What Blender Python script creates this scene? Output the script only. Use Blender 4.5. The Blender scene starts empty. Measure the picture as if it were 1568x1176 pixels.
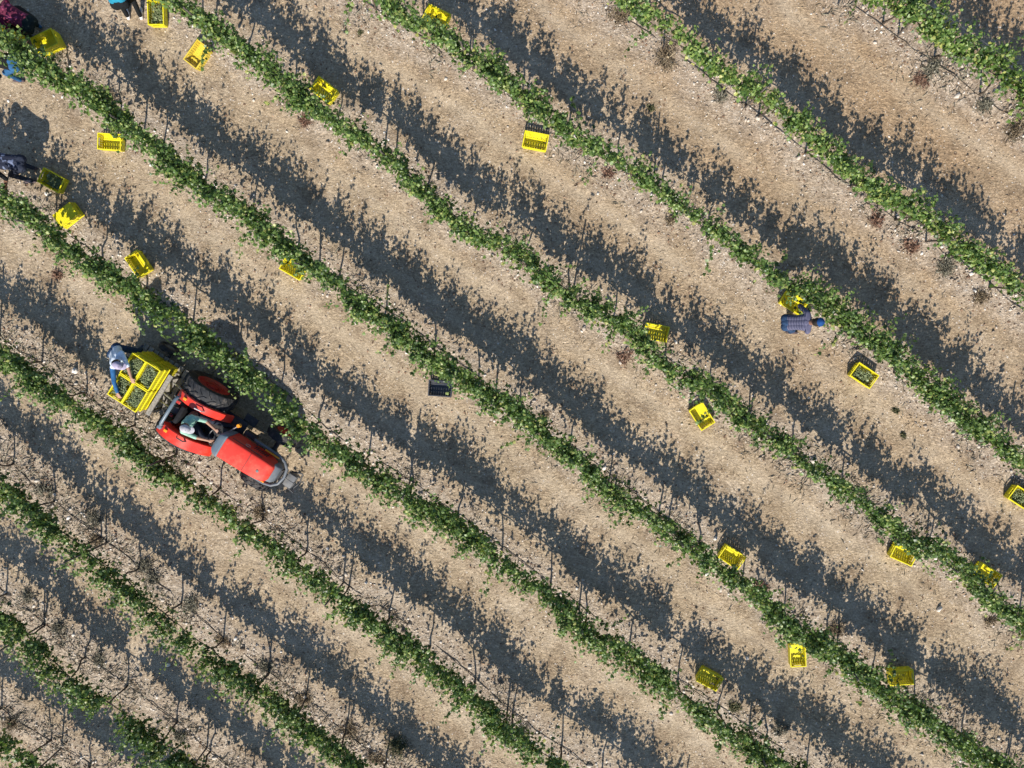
import bpy, bmesh, math, random
import numpy as np
from mathutils import Vector, Matrix

rng = np.random.default_rng(11)
random.seed(5)
scene = bpy.context.scene
COL = scene.collection
PI = math.pi

# ------------------------------------------------------------------ camera geometry
CAM_H = 16.43
FPX = 1150.0
def cam_axes():
    a = np.array([-46.0, -108.0])
    for _ in range(40):
        f = np.array([a[0], a[1], -FPX]); f /= np.linalg.norm(f)
        r = np.array([1.0, 0, 0]) - f * f[0]; r /= np.linalg.norm(r)
        u = np.cross(r, f)
        n = np.array([0, 0, -1.0])
        c = np.array([n @ r, n @ u]) / (n @ f) * FPX
        a -= np.array([46, 108]) - c
    return r, u, f
CR, CU, CF = cam_axes()
def G(px, py, h=0.0):
    """where the sight line through a photo pixel meets the height h"""
    d = (px - 784) * CR + (588 - py) * CU + FPX * CF
    t = (h - CAM_H) / d[2]
    p = np.array([0, 0, CAM_H]) + d * t
    return Vector((p[0], p[1], h))

# ------------------------------------------------------------------ materials
def new_mat(name):
    m = bpy.data.materials.new(name); m.use_nodes = True
    nt = m.node_tree
    return m, nt, nt.nodes['Principled BSDF']
def nd(nt, t, **kw):
    n = nt.nodes.new(t)
    for k, v in kw.items():
        if k.startswith('i_'):
            key = k[2:]
            n.inputs[int(key) if key.isdigit() else key.replace('_', ' ')].default_value = v
        else: setattr(n, k, v)
    return n
def ramp(nt, stops, interp='LINEAR'):
    r = nt.nodes.new('ShaderNodeValToRGB'); cr = r.color_ramp; cr.interpolation = interp
    while len(cr.elements) < len(stops): cr.elements.new(0.5)
    for e, (p, c) in zip(cr.elements, stops):
        e.position = p; e.color = (*c, 1) if len(c) == 3 else c
    return r
def mixc(nt, fac, a, b, blend='MIX'):
    m = nt.nodes.new('ShaderNodeMix'); m.data_type = 'RGBA'; m.blend_type = blend
    for sock, v in ((m.inputs[0], fac), (m.inputs[6], a), (m.inputs[7], b)):
        if isinstance(v, (int, float)): sock.default_value = v
        elif isinstance(v, tuple): sock.default_value = (*v, 1) if len(v) == 3 else v
        else: nt.links.new(v, sock)
    return m.outputs[2]
def math_n(nt, op, a, b=0.0, clamp=False):
    m = nt.nodes.new('ShaderNodeMath'); m.operation = op; m.use_clamp = clamp
    for s, v in ((m.inputs[0], a), (m.inputs[1], b)):
        if isinstance(v, (int, float)): s.default_value = v
        else: nt.links.new(v, s)
    return m.outputs[0]
def simple(name, c, rough=0.6, spec=0.4, var=0.25, scale=14.0, metal=0.0, dirt=None, bump=0.0):
    m, nt, b = new_mat(name)
    tc = nd(nt, 'ShaderNodeTexCoord')
    n = nd(nt, 'ShaderNodeTexNoise', i_Scale=scale, i_Detail=5.0)
    nt.links.new(tc.outputs['Object'], n.inputs['Vector'])
    lo = tuple(x * (1 - var) for x in c); hi = tuple(min(1, x * (1 + var)) for x in c)
    r = ramp(nt, [(0.3, lo), (0.7, hi)]); nt.links.new(n.outputs['Fac'], r.inputs['Fac'])
    col = r.outputs['Color']
    if dirt:
        n2 = nd(nt, 'ShaderNodeTexNoise', i_Scale=scale * 0.6, i_Detail=6.0, i_Roughness=0.7)
        nt.links.new(tc.outputs['Object'], n2.inputs['Vector'])
        r2 = ramp(nt, [(0.5, (0, 0, 0)), (0.72, (dirt[3],) * 3)]); nt.links.new(n2.outputs['Fac'], r2.inputs['Fac'])
        col = mixc(nt, r2.outputs['Color'], col, tuple(dirt[:3]))
    nt.links.new(col, b.inputs['Base Color'])
    b.inputs['Roughness'].default_value = rough
    b.inputs['Specular IOR Level'].default_value = spec
    b.inputs['Metallic'].default_value = metal
    if bump:
        bp = nd(nt, 'ShaderNodeBump', i_Strength=bump, i_Distance=0.01)
        nt.links.new(n.outputs['Fac'], bp.inputs['Height']); nt.links.new(bp.outputs['Normal'], b.inputs['Normal'])
    return m
def island_mat(name, stops, rough=0.8, spec=0.2, translucent=0.0, tcol=None):
    m, nt, b = new_mat(name)
    g = nd(nt, 'ShaderNodeNewGeometry')
    r = ramp(nt, stops); nt.links.new(g.outputs['Random Per Island'], r.inputs['Fac'])
    nt.links.new(r.outputs['Color'], b.inputs['Base Color'])
    b.inputs['Roughness'].default_value = rough
    b.inputs['Specular IOR Level'].default_value = spec
    if translucent:
        t = nd(nt, 'ShaderNodeBsdfTranslucent')
        nt.links.new(mixc(nt, 1.0, r.outputs['Color'], tcol, 'MULTIPLY'), t.inputs['Color'])
        mx = nd(nt, 'ShaderNodeMixShader', i_0=translucent)
        nt.links.new(b.outputs[0], mx.inputs[1]); nt.links.new(t.outputs[0], mx.inputs[2])
        nt.links.new(mx.outputs[0], nt.nodes['Material Output'].inputs['Surface'])
    return m

M = {}
def leaf_mat(name, k, yel):
    return island_mat(name, [(0.0, (0.030 * k, 0.060 * k, 0.013 * k)), (0.3, (0.066 * k, 0.120 * k, 0.026 * k)),
                             (0.62, (0.110 * k, 0.185 * k, 0.040 * k)), (0.88, (0.195 * k + yel, 0.270 * k + yel * .7, 0.078 * k)),
                             (1.0, (0.36 * k + yel, 0.36 * k + yel * .6, 0.11 * k))],
                      rough=0.42, spec=0.42, translucent=0.22, tcol=(1.6, 1.7, 0.7))
M['leaf_deep'] = leaf_mat('leaf_deep', 0.92, 0.0)
M['leaf'] = leaf_mat('leaf', 1.0, 0.0)
M['leaf_pale'] = leaf_mat('leaf_pale', 1.10, 0.02)
M['bark'] = simple('vine_bark', (0.085, 0.066, 0.050), 0.9, 0.2, 0.5, 40, bump=0.6)
M['post'] = simple('weathered_post', (0.12, 0.10, 0.085), 0.85, 0.2, 0.4, 30, bump=0.4)
M['hose'] = simple('black_hose', (0.022, 0.020, 0.018), 0.55, 0.4, 0.3, 8, dirt=(0.22, 0.17, 0.12, 0.55))
M['wire'] = simple('wire', (0.10, 0.10, 0.10), 0.45, 0.5, 0.2, 5, metal=0.8)
def plastic(name, c, t=0.09):
    m = simple(name, c, 0.38, 0.5, 0.10, 9, dirt=(0.30, 0.23, 0.10, 0.35))
    nt = m.node_tree; b = nt.nodes['Principled BSDF']
    tr = nd(nt, 'ShaderNodeBsdfTranslucent', i_Color=(*c, 1))
    mx = nd(nt, 'ShaderNodeMixShader', i_0=t)
    nt.links.new(b.outputs[0], mx.inputs[1]); nt.links.new(tr.outputs[0], mx.inputs[2])
    nt.links.new(mx.outputs[0], nt.nodes['Material Output'].inputs['Surface'])
    return m
M['yellow'] = plastic('yellow_plastic', (0.84, 0.74, 0.022))
M['amber'] = plastic('amber_plastic', (0.78, 0.60, 0.07))
M['black_plastic'] = simple('black_plastic', (0.050, 0.056, 0.068), 0.36, 0.5, 0.2, 9, dirt=(0.25, 0.22, 0.2, 0.3))
M['grape'] = island_mat('grape', [(0, (0.09, 0.12, 0.045)), (0.5, (0.19, 0.23, 0.10)), (1, (0.33, 0.36, 0.19))], 0.45, 0.4)
M['stone'] = island_mat('stone', [(0, (0.20, 0.15, 0.105)), (0.4, (0.38, 0.31, 0.24)), (0.75, (0.55, 0.48, 0.40)), (1, (0.76, 0.71, 0.64))], 0.9, 0.15)
M['straw'] = island_mat('straw', [(0, (0.10, 0.070, 0.045)), (0.35, (0.27, 0.20, 0.13)), (0.7, (0.44, 0.35, 0.23)), (1, (0.58, 0.49, 0.36))], 0.9, 0.1)
M['litter'] = island_mat('dead_leaf', [(0, (0.12, 0.075, 0.05)), (0.5, (0.23, 0.14, 0.09)), (1, (0.36, 0.25, 0.165))], 0.8, 0.15)
M['weed_brown'] = island_mat('weed_brown', [(0, (0.075, 0.055, 0.035)), (0.6, (0.20, 0.15, 0.095)), (1, (0.36, 0.29, 0.19))], 0.9, 0.1)
M['weed_grey'] = island_mat('weed_grey', [(0, (0.075, 0.068, 0.050)), (0.6, (0.19, 0.175, 0.125)), (1, (0.34, 0.32, 0.25))], 0.9, 0.1)
M['weed_red'] = island_mat('weed_red', [(0, (0.09, 0.05, 0.035)), (0.6, (0.24, 0.135, 0.092)), (1, (0.36, 0.25, 0.18))], 0.9, 0.1)
M['weed_green'] = island_mat('weed_green', [(0, (0.035, 0.045, 0.02)), (0.6, (0.10, 0.105, 0.05)), (1, (0.22, 0.19, 0.10))], 0.8, 0.2)
M['red_paint'] = simple('red_paint', (0.64, 0.036, 0.022), 0.6, 0.3, 0.10, 5, dirt=(0.46, 0.17, 0.10, 0.55), bump=0.05)
M['red_fender'] = simple('red_fender', (0.68, 0.036, 0.018), 0.35, 0.5, 0.08, 6, dirt=(0.50, 0.20, 0.13, 0.35))
M['red_rim'] = simple('red_rim', (0.42, 0.030, 0.022), 0.45, 0.4, 0.15, 8, dirt=(0.25, 0.15, 0.1, 0.5))
M['rubber'] = simple('rubber', (0.028, 0.029, 0.031), 0.75, 0.3, 0.35, 12, dirt=(0.24, 0.20, 0.16, 0.55))
M['dark_metal'] = simple('dark_metal', (0.030, 0.032, 0.035), 0.5, 0.5, 0.3, 12, dirt=(0.2, 0.16, 0.12, 0.5))
M['blue_grey'] = simple('blue_grey_paint', (0.13, 0.17, 0.20), 0.4, 0.5, 0.15, 9, dirt=(0.30, 0.26, 0.22, 0.3))
M['grey_plastic'] = simple('grey_plastic', (0.12, 0.135, 0.15), 0.5, 0.4, 0.12, 9, dirt=(0.32, 0.28, 0.24, 0.4))
M['grey_cast'] = simple('grey_cast', (0.155, 0.158, 0.158), 0.65, 0.3, 0.15, 10, dirt=(0.36, 0.30, 0.24, 0.4))
M['silver'] = simple('silver', (0.6, 0.6, 0.6), 0.3, 0.5, 0.1, 6, metal=0.7)
M['orange_lens'] = simple('orange_lens', (0.80, 0.30, 0.02), 0.25, 0.5, 0.1, 20)
M['wood'] = simple('old_wood', (0.27, 0.25, 0.225), 0.85, 0.2, 0.3, 22, bump=0.3)
M['skin'] = simple('skin', (0.36, 0.20, 0.13), 0.55, 0.3, 0.1, 10)
M['skin_dark'] = simple('skin_dark', (0.20, 0.10, 0.065), 0.55, 0.3, 0.12, 10)
M['eye'] = simple('eye_white', (0.7, 0.68, 0.65), 0.3, 0.4, 0.02, 5)
M['pupil'] = simple('pupil', (0.02, 0.015, 0.012), 0.2, 0.5, 0.1, 5)
M['lip'] = simple('lip', (0.30, 0.10, 0.085), 0.5, 0.3, 0.1, 5)
M['hair'] = simple('dark_hair', (0.020, 0.015, 0.012), 0.6, 0.3, 0.4, 60)
def cloth(name, c, v=0.22): return simple(name, c, 0.9, 0.12, v, 16, bump=0.3)
for n, c in dict(maroon=(0.15, 0.014, 0.045), black_cloth=(0.012, 0.013, 0.014), denim=(0.03, 0.10, 0.21), denim_dark=(0.028, 0.055, 0.11),
                 blue_cap=(0.014, 0.055, 0.17), navy_cap=(0.02, 0.035, 0.10), turquoise=(0.02, 0.20, 0.30), green_shirt=(0.26, 0.43, 0.33),
                 grey_cap=(0.42, 0.40, 0.42), lavender_cap=(0.36, 0.32, 0.42), pale_blue=(0.62, 0.68, 0.74), blue_sleeve=(0.03, 0.11, 0.25),
                 navy=(0.02, 0.032, 0.075), trousers=(0.03, 0.036, 0.055), olive=(0.10, 0.095, 0.07), shoe_white=(0.72, 0.70, 0.70), shoe_dark=(0.09, 0.07, 0.075),
                 dark_green=(0.016, 0.024, 0.022), seat_cloth=(0.018, 0.018, 0.02)).items():
    M[n] = cloth(n, c)
def striped(name, a, b_, period, axis=2):
    m, nt, b = new_mat(name)
    tc = nd(nt, 'ShaderNodeTexCoord'); w = nd(nt, 'ShaderNodeTexWave', i_Scale=period, i_Distortion=0.6, i_Detail=1.0)
    w.bands_direction = 'XYZ'[axis]
    nt.links.new(tc.outputs['Object'], w.inputs['Vector'])
    r = ramp(nt, [(0.45, a), (0.62, b_)]); nt.links.new(w.outputs['Fac'], r.inputs['Fac'])
    nt.links.new(r.outputs['Color'], b.inputs['Base Color']); b.inputs['Roughness'].default_value = 0.9
    return m
M['stripe'] = striped('navy_white_stripes', (0.022, 0.024, 0.066), (0.16, 0.155, 0.22), 14.0, 0)
def patterned(name, a, b_):
    m, nt, b = new_mat(name)
    tc = nd(nt, 'ShaderNodeTexCoord'); v = nd(nt, 'ShaderNodeTexNoise', i_Scale=11.0, i_Detail=1.0)
    nt.links.new(tc.outputs['Object'], v.inputs['Vector'])
    r = ramp(nt, [(0.56, a), (0.62, b_)]); nt.links.new(v.outputs['Fac'], r.inputs['Fac'])
    nt.links.new(r.outputs['Color'], b.inputs['Base Color']); b.inputs['Roughness'].default_value = 0.9
    return m
M['print'] = patterned('navy_print', (0.010, 0.014, 0.032), (0.15, 0.18, 0.27))
M['maroon_print'] = patterned('maroon_print', (0.11, 0.010, 0.035), (0.30, 0.05, 0.12))

# ------------------------------------------------------------------ object helpers
def link(o, parent=None):
    COL.objects.link(o)
    if parent is not None: o.parent = parent
    return o
def tag(o, label=None, cat=None, group=None, kind=None):
    if label: o['label'] = label
    if cat: o['category'] = cat
    if group: o['group'] = group
    if kind: o['kind'] = kind
    return o
def empty(name, loc=(0, 0, 0), rz=0.0):
    o = bpy.data.objects.new(name, None); o.empty_display_size = 0.2
    o.location = loc; o.rotation_euler = (0, 0, rz)
    return link(o)
def mesh_obj(name, verts, faces, mat, parent=None, smooth=False):
    me = bpy.data.meshes.new(name)
    me.from_pydata([tuple(v) for v in verts], [], [tuple(f) for f in faces])
    if mat: me.materials.append(mat)
    if smooth: me.shade_smooth()
    me.update()
    return link(bpy.data.objects.new(name, me), parent)
def np_obj(name, V, T, mat, parent=None, smooth=False):
    """triangle mesh from numpy arrays"""
    me = bpy.data.meshes.new(name)
    V = np.asarray(V, np.float32); T = np.asarray(T, np.int32)
    me.vertices.add(len(V)); me.vertices.foreach_set('co', V.ravel())
    me.loops.add(T.size); me.loops.foreach_set('vertex_index', T.ravel())
    k = T.shape[1]
    me.polygons.add(len(T)); me.polygons.foreach_set('loop_start', np.arange(0, T.size, k, dtype=np.int32))
    me.update(calc_edges=True)
    if mat: me.materials.append(mat)
    if smooth: me.shade_smooth()
    return link(bpy.data.objects.new(name, me), parent)
class MB:
    """collects shapes of one part"""
    def __init__(s): s.bm = bmesh.new()
    def box(s, c, size, rot=None, bevel=0.0):
        r = bmesh.ops.create_cube(s.bm, size=1.0)
        vs = r['verts']
        bmesh.ops.scale(s.bm, vec=size, verts=vs)
        if bevel:
            es = list({e for v in vs for e in v.link_edges})
            rb = bmesh.ops.bevel(s.bm, geom=es, offset=bevel, segments=2, affect='EDGES', profile=0.5)
            vs = list({v for f in rb['faces'] for v in f.verts} | {v for v in vs if v.is_valid})
        if rot is not None: bmesh.ops.rotate(s.bm, cent=(0, 0, 0), matrix=rot, verts=vs)
        bmesh.ops.translate(s.bm, vec=c, verts=vs)
        return s
    def cyl(s, p0, p1, r0, r1=None, seg=16, caps=True):
        p0, p1 = Vector(p0), Vector(p1); r1 = r0 if r1 is None else r1
        d = p1 - p0; L = d.length
        mat = Matrix.Translation((p0 + p1) / 2) @ d.to_track_quat('Z', 'Y').to_matrix().to_4x4()
        bmesh.ops.create_cone(s.bm, cap_ends=caps, segments=seg, radius1=r0, radius2=r1, depth=L, matrix=mat)
        return s
    def tube(s, pts, r, seg=8, closed=False):
        pts = [Vector(p) for p in pts]; n = len(pts); rings = []
        rr = r if isinstance(r, (list, tuple)) else [r] * n
        for i, p in enumerate(pts):
            a = pts[(i - 1) % n] if closed or i else pts[0]; b = pts[(i + 1) % n] if closed or i < n - 1 else pts[-1]
            t = (b - a).normalized()
            up = Vector((0, 0, 1)) if abs(t.z) < 0.9 else Vector((1, 0, 0))
            x = t.cross(up).normalized(); y = x.cross(t)
            rings.append([s.bm.verts.new(p + rr[i] * (math.cos(k * 2 * PI / seg) * x + math.sin(k * 2 * PI / seg) * y)) for k in range(seg)])
        for i in range(n if closed else n - 1):
            A, B = rings[i], rings[(i + 1) % n]
            for k in range(seg): s.bm.faces.new((A[k], A[(k + 1) % seg], B[(k + 1) % seg], B[k]))
        if not closed:
            s.bm.faces.new(rings[0][::-1]); s.bm.faces.new(rings[-1])
        return s
    def lathe(s, prof, seg=40, mat=None, closed=False):
        """profile of (radius, axial y) spun about local Y"""
        rings = []
        for r, y in prof:
            ring = []
            for k in range(seg):
                a = k * 2 * PI / seg; v = Vector((r * math.cos(a), y, r * math.sin(a)))
                ring.append(s.bm.verts.new(mat @ v if mat else v))
            rings.append(ring)
        n = len(rings)
        for i in range(n if closed else n - 1):
            A, B = rings[i], rings[(i + 1) % n]
            for k in range(seg): s.bm.faces.new((A[k], A[(k + 1) % seg], B[(k + 1) % seg], B[k]))
        return s
    def loft(s, secs, cap=True):
        rings = [[s.bm.verts.new(v) for v in sec] for sec in secs]
        n = len(rings[0])
        for A, B in zip(rings, rings[1:]):
            for k in range(n): s.bm.faces.new((A[k], A[(k + 1) % n], B[(k + 1) % n], B[k]))
        if cap: s.bm.faces.new(rings[0][::-1]); s.bm.faces.new(rings[-1])
        return s
    def build(s, name, mat, parent=None, smooth=False, angle=40):
        bmesh.ops.recalc_face_normals(s.bm, faces=s.bm.faces[:])
        me = bpy.data.meshes.new(name); s.bm.to_mesh(me); s.bm.free()
        me.materials.append(mat)
        if smooth:
            me.shade_smooth()
            try: me.set_sharp_from_angle(angle=math.radians(angle))
            except Exception: pass
        return link(bpy.data.objects.new(name, me), parent)
def children(o): return [c for c in bpy.data.objects if c.parent == o]
def copy_tree(o, kids, parent=None):
    c = o.copy(); COL.objects.link(c)
    if parent is not None: c.parent = parent
    for k in kids.get(o, ()): copy_tree(k, kids, c)
    return c
def kid_map(root):
    m = {}
    def walk(o):
        m[o] = children(o)
        for k in m[o]: walk(k)
    walk(root); return m

# ------------------------------------------------------------------ the vine rows, traced along the canopy
ROWS = [
 [(-60, 1105), (0, 1150), (55, 1180), (120, 1222)],
 [(-80, 900), (0, 958), (38, 986), (64, 1014), (102, 1040), (133, 1068), (179, 1098), (217, 1121), (245, 1144), (275, 1170), (340, 1218)],
 [(-80, 675), (0, 738), (26, 774), (77, 812), (115, 838), (153, 868), (194, 904), (230, 932), (268, 963), (293, 986), (332, 1017), (370, 1041), (403, 1066), (441, 1098), (479, 1129), (517, 1158), (590, 1212)],
 [(-80, 493), (0, 544), (33, 564), (89, 607), (140, 646), (191, 674), (230, 700), (268, 728), (306, 759), (344, 792), (395, 821), (433, 848), (462, 876), (505, 914), (543, 942), (589, 973), (632, 1003), (671, 1034), (709, 1066), (747, 1099), (787, 1134), (831, 1161), (920, 1222)],
 [(-80, 258), (0, 310), (38, 336), (77, 364), (115, 387), (153, 415), (204, 448), (242, 481), (281, 507), (332, 545), (370, 570), (403, 603), (441, 639), (479, 666), (530, 697), (569, 723), (607, 748), (645, 774), (683, 804), (734, 840), (764, 866), (805, 900), (857, 933), (895, 960), (933, 991), (971, 1023), (1010, 1052), (1061, 1085), (1112, 1118), (1150, 1144), (1193, 1172), (1270, 1224)],
 [(-80, -6), (0, 52), (38, 84), (77, 112), (115, 138), (153, 163), (191, 193), (230, 224), (268, 254), (306, 286), (357, 325), (403, 355), (441, 384), (479, 410), (518, 440), (556, 468), (594, 494), (632, 522), (671, 549), (709, 575), (734, 602), (773, 625), (806, 646), (844, 677), (882, 704), (920, 734), (959, 763), (997, 789), (1035, 817), (1073, 845), (1104, 877), (1137, 905), (1173, 930), (1206, 952), (1245, 981), (1283, 1005), (1321, 1034), (1359, 1063), (1398, 1090), (1436, 1117), (1474, 1145), (1507, 1170), (1590, 1228)],
 [(170, -60), (255, 0), (293, 22), (332, 48), (370, 76), (403, 100), (441, 132), (479, 163), (530, 196), (569, 222), (607, 247), (640, 279), (660, 304), (696, 331), (734, 359), (773, 387), (793, 397), (831, 420), (869, 448), (908, 474), (946, 499), (984, 527), (1022, 553), (1061, 578), (1086, 605), (1124, 632), (1163, 660), (1194, 676), (1232, 703), (1270, 730), (1308, 759), (1347, 787), (1385, 812), (1423, 838), (1461, 865), (1487, 887), (1512, 911), (1551, 938), (1640, 1000)],
 [(510, -46), (581, 2), (620, 22), (658, 43), (696, 66), (734, 95), (773, 122), (793, 138), (831, 166), (869, 191), (908, 217), (946, 242), (984, 268), (1022, 293), (1073, 333), (1112, 366), (1150, 394), (1181, 417), (1219, 443), (1257, 469), (1296, 494), (1334, 520), (1372, 545), (1410, 571), (1426, 595), (1461, 624), (1500, 651), (1538, 679), (1568, 704), (1650, 765)],
 [(885, -58), (971, 6), (1010, 36), (1048, 65), (1086, 95), (1137, 127), (1178, 158), (1219, 191), (1257, 223), (1296, 253), (1334, 280), (1359, 300), (1398, 329), (1449, 360), (1487, 385), (1525, 413), (1561, 442), (1650, 508)],
 [(1280, -62), (1367, 0), (1410, 28), (1461, 57), (1500, 88), (1551, 126), (1568, 138), (1660, 200)],
]
CAN_H = [0.93, 0.93, 0.90, 0.92, 0.95, 0.95, 0.95, 0.95, 0.92, 0.95]
DENS = [1.08, 1.08, 1.08, 1.1, 1.2, 1.12, 1.0, 1.0, 0.70, 1.0]
WID = [1.0, 1.0, 1.0, 1.08, 1.30, 1.12, 0.94, 0.98, 0.70, 0.95]
LEAFM = ['leaf_deep', 'leaf_deep', 'leaf_deep', 'leaf', 'leaf', 'leaf', 'leaf', 'leaf', 'leaf_pale', 'leaf_pale']
ROWDESC = ['row in the bottom left corner', 'second row above the bottom left corner', 'third row above the bottom left corner',
           'row below the red tractor', 'row above the red tractor', 'row overhanging the black crate',
           'row next above the black crate', 'row beside the striped shirt picker', 'thin pale row near the top right', 'row across the top right corner']
def resample(pts, step=0.1):
    P = np.array([[p.x, p.y] for p in pts])
    for _ in range(2):
        Q = P.copy(); Q[1:-1] = 0.25 * P[:-2] + 0.5 * P[1:-1] + 0.25 * P[2:]; P = Q
    d = np.r_[0, np.cumsum(np.linalg.norm(np.diff(P, axis=0), axis=1))]
    s = np.arange(0, d[-1], step)
    return np.c_[np.interp(s, d, P[:, 0]), np.interp(s, d, P[:, 1])]
def extend(pts, d):
    e = (pts[-1] - pts[-3]).normalized(); return pts + [pts[-1] + e * d * 0.5, pts[-1] + e * d]
BASE = [resample(extend([G(x, y, h) for x, y in r], 2.6 if i < 6 else 0.6)) for i, (r, h) in enumerate(zip(ROWS, CAN_H))]
ALLROW = np.concatenate(BASE)
def row_at(i, s):
    b = BASE[i]; k = s / 0.1; j = int(np.clip(math.floor(k), 0, len(b) - 2)); f = k - j
    p = b[j] * (1 - f) + b[j + 1] * f
    j0, j1 = max(0, j - 4), min(len(b) - 1, j + 5)
    t = b[j1] - b[j0]; t = t / np.linalg.norm(t)
    return p, t
def row_dist(P):
    """distance of points to the nearest row line"""
    out = np.full(len(P), 99.0)
    A = ALLROW[::2]
    for k in range(0, len(P), 4000):
        q = P[k:k + 4000]
        d2 = ((q[:, None, :] - A[None]) ** 2).sum(2)
        out[k:k + 4000] = np.sqrt(d2.min(1))
    return out

# ------------------------------------------------------------------ ground
def vnoise(x, y, f, seed):
    """smooth value noise"""
    r = np.random.default_rng(seed); T = r.random((64, 64))
    X, Y = x * f + 1000, y * f + 1000
    xi, yi = np.floor(X).astype(int), np.floor(Y).astype(int); fx, fy = X - xi, Y - yi
    fx = fx * fx * (3 - 2 * fx); fy = fy * fy * (3 - 2 * fy)
    g = lambda a, b: T[a % 64, b % 64]
    return (g(xi, yi) * (1 - fx) + g(xi + 1, yi) * fx) * (1 - fy) + (g(xi, yi + 1) * (1 - fx) + g(xi + 1, yi + 1) * fx) * fy - 0.5
def ground_h(x, y, rd):
    z = 0.03 * vnoise(x, y, 0.8, 1) + 0.022 * vnoise(x, y, 2.3, 2) + 0.016 * vnoise(x, y, 6.1, 3)
    b = np.exp(-(rd / 0.38) ** 2)
    return z + 0.025 * b + b * 0.03 * vnoise(x, y, 7.5, 4)
def gz(x, y):
    p = np.array([[x, y]]); return float(ground_h(p[:, 0], p[:, 1], row_dist(p))[0])

def make_ground():
    st = 0.07
    far = np.array([3, 8, 20, 50, 120, 300, 800.0])
    xs = np.r_[-15.5 - far[::-1], np.arange(-15.5, 14.01, st), 14 + far]
    ys = np.r_[-14 - far[::-1], np.arange(-14, 10.51, st), 10.5 + far]
    X, Y = np.meshgrid(xs, ys); P = np.c_[X.ravel(), Y.ravel()]
    rd = row_dist(P)
    Z = ground_h(P[:, 0], P[:, 1], rd)
    V = np.c_[P, Z]
    nx, ny = len(xs), len(ys)
    I = np.arange(nx * ny).reshape(ny, nx)
    F = np.c_[I[:-1, :-1].ravel(), I[:-1, 1:].ravel(), I[1:, 1:].ravel(), I[1:, :-1].ravel()]
    m, nt, b = new_mat('vineyard_soil')
    o = np_obj('ground', V, F, m, smooth=True)
    a = o.data.attributes.new('berm', 'FLOAT', 'POINT')
    edge = rd + 0.35 * vnoise(P[:, 0], P[:, 1], 2.0, 8) + 0.15 * vnoise(P[:, 0], P[:, 1], 6.0, 9)
    a.data.foreach_set('value', np.clip(1 - (edge - 0.25) / 0.4, 0, 1).astype(np.float32))
    tr_ = np.exp(-((rd - 0.86 + 0.10 * vnoise(P[:, 0], P[:, 1], 0.6, 12)) / 0.17) ** 2) * np.clip(0.75 + 1.1 * vnoise(P[:, 0], P[:, 1], 0.45, 13), 0, 1)
    a2 = o.data.attributes.new('track', 'FLOAT', 'POINT'); a2.data.foreach_set('value', tr_.astype(np.float32))
    tag(o, kind='structure')
    L = nt.links
    tc = nd(nt, 'ShaderNodeTexCoord').outputs['Object']
    at = nd(nt, 'ShaderNodeAttribute', attribute_name='berm').outputs['Fac']
    def noise(scale, detail=4.0, rough=0.55, dist=0.0, vec=tc):
        n = nd(nt, 'ShaderNodeTexNoise', i_Scale=scale, i_Detail=detail, i_Roughness=rough, i_Distortion=dist)
        L.new(vec, n.inputs['Vector']); return n.outputs['Fac']
    # broad soil colour: pale buff to brown, more orange straw towards the north-east corner
    r1 = ramp(nt, [(0.30, (0.315, 0.242, 0.160)), (0.5, (0.402, 0.314, 0.210)), (0.70, (0.452, 0.368, 0.268))])
    L.new(noise(0.9, 6.0, 0.62), r1.inputs['Fac']); col = r1.outputs['Color']
    sx = nd(nt, 'ShaderNodeSeparateXYZ'); L.new(tc, sx.inputs[0])
    ne = math_n(nt, 'MULTIPLY_ADD', sx.outputs['X'], 0.055); nt.nodes[-1].inputs[2].default_value = 0.02
    ne2 = math_n(nt, 'MULTIPLY', sx.outputs['Y'], 0.075)
    nef = math_n(nt, 'ADD', math_n(nt, 'ADD', ne, ne2), math_n(nt, 'MULTIPLY', math_n(nt, 'SUBTRACT', noise(0.5, 3.0), 0.5), 1.4), True)
    col = mixc(nt, math_n(nt, 'MULTIPLY', nef, 0.85), col, (0.350, 0.240, 0.142))
    # patches of brown trash and reddish dead leaves
    r2 = ramp(nt, [(0.49, (0, 0, 0)), (0.64, (1, 1, 1))]); L.new(noise(1.7, 8.0, 0.72), r2.inputs['Fac'])
    col = mixc(nt, math_n(nt, 'MULTIPLY', r2.outputs['Color'], 0.72), col, (0.215, 0.155, 0.100))
    r3 = ramp(nt, [(0.60, (0, 0, 0)), (0.75, (1, 1, 1))]); L.new(noise(1.3, 7.0, 0.75), r3.inputs['Fac'])
    col = mixc(nt, math_n(nt, 'MULTIPLY', r3.outputs['Color'], 0.35), col, (0.30, 0.17, 0.11))
    # wheel tracks: pressed, paler and smoother
    tk = nd(nt, 'ShaderNodeAttribute', attribute_name='track').outputs['Fac']
    col = mixc(nt, math_n(nt, 'MULTIPLY', tk, 0.46), col, (0.475, 0.394, 0.288))
    smooth = math_n(nt, 'SUBTRACT', 1.0, math_n(nt, 'MULTIPLY', tk, 0.4))
    # stony strip under the vines: paler and pinker
    bn = math_n(nt, 'MULTIPLY', at, 0.62)
    rb = ramp(nt, [(0.34, (0.255, 0.205, 0.160)), (0.52, (0.435, 0.370, 0.300)), (0.70, (0.58, 0.515, 0.44))])
    L.new(noise(5.5, 6.0, 0.7), rb.inputs['Fac'])
    col = mixc(nt, bn, col, rb.outputs['Color'])
    # mown straw: short streaks that swirl
    mp = nd(nt, 'ShaderNodeMapping'); L.new(tc, mp.inputs[0])
    warp = nd(nt, 'ShaderNodeTexNoise', i_Scale=0.7, i_Detail=2.0); L.new(tc, warp.inputs['Vector'])
    wv = nd(nt, 'ShaderNodeVectorMath', operation='MULTIPLY_ADD'); L.new(warp.outputs['Color'], wv.inputs[0])
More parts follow.
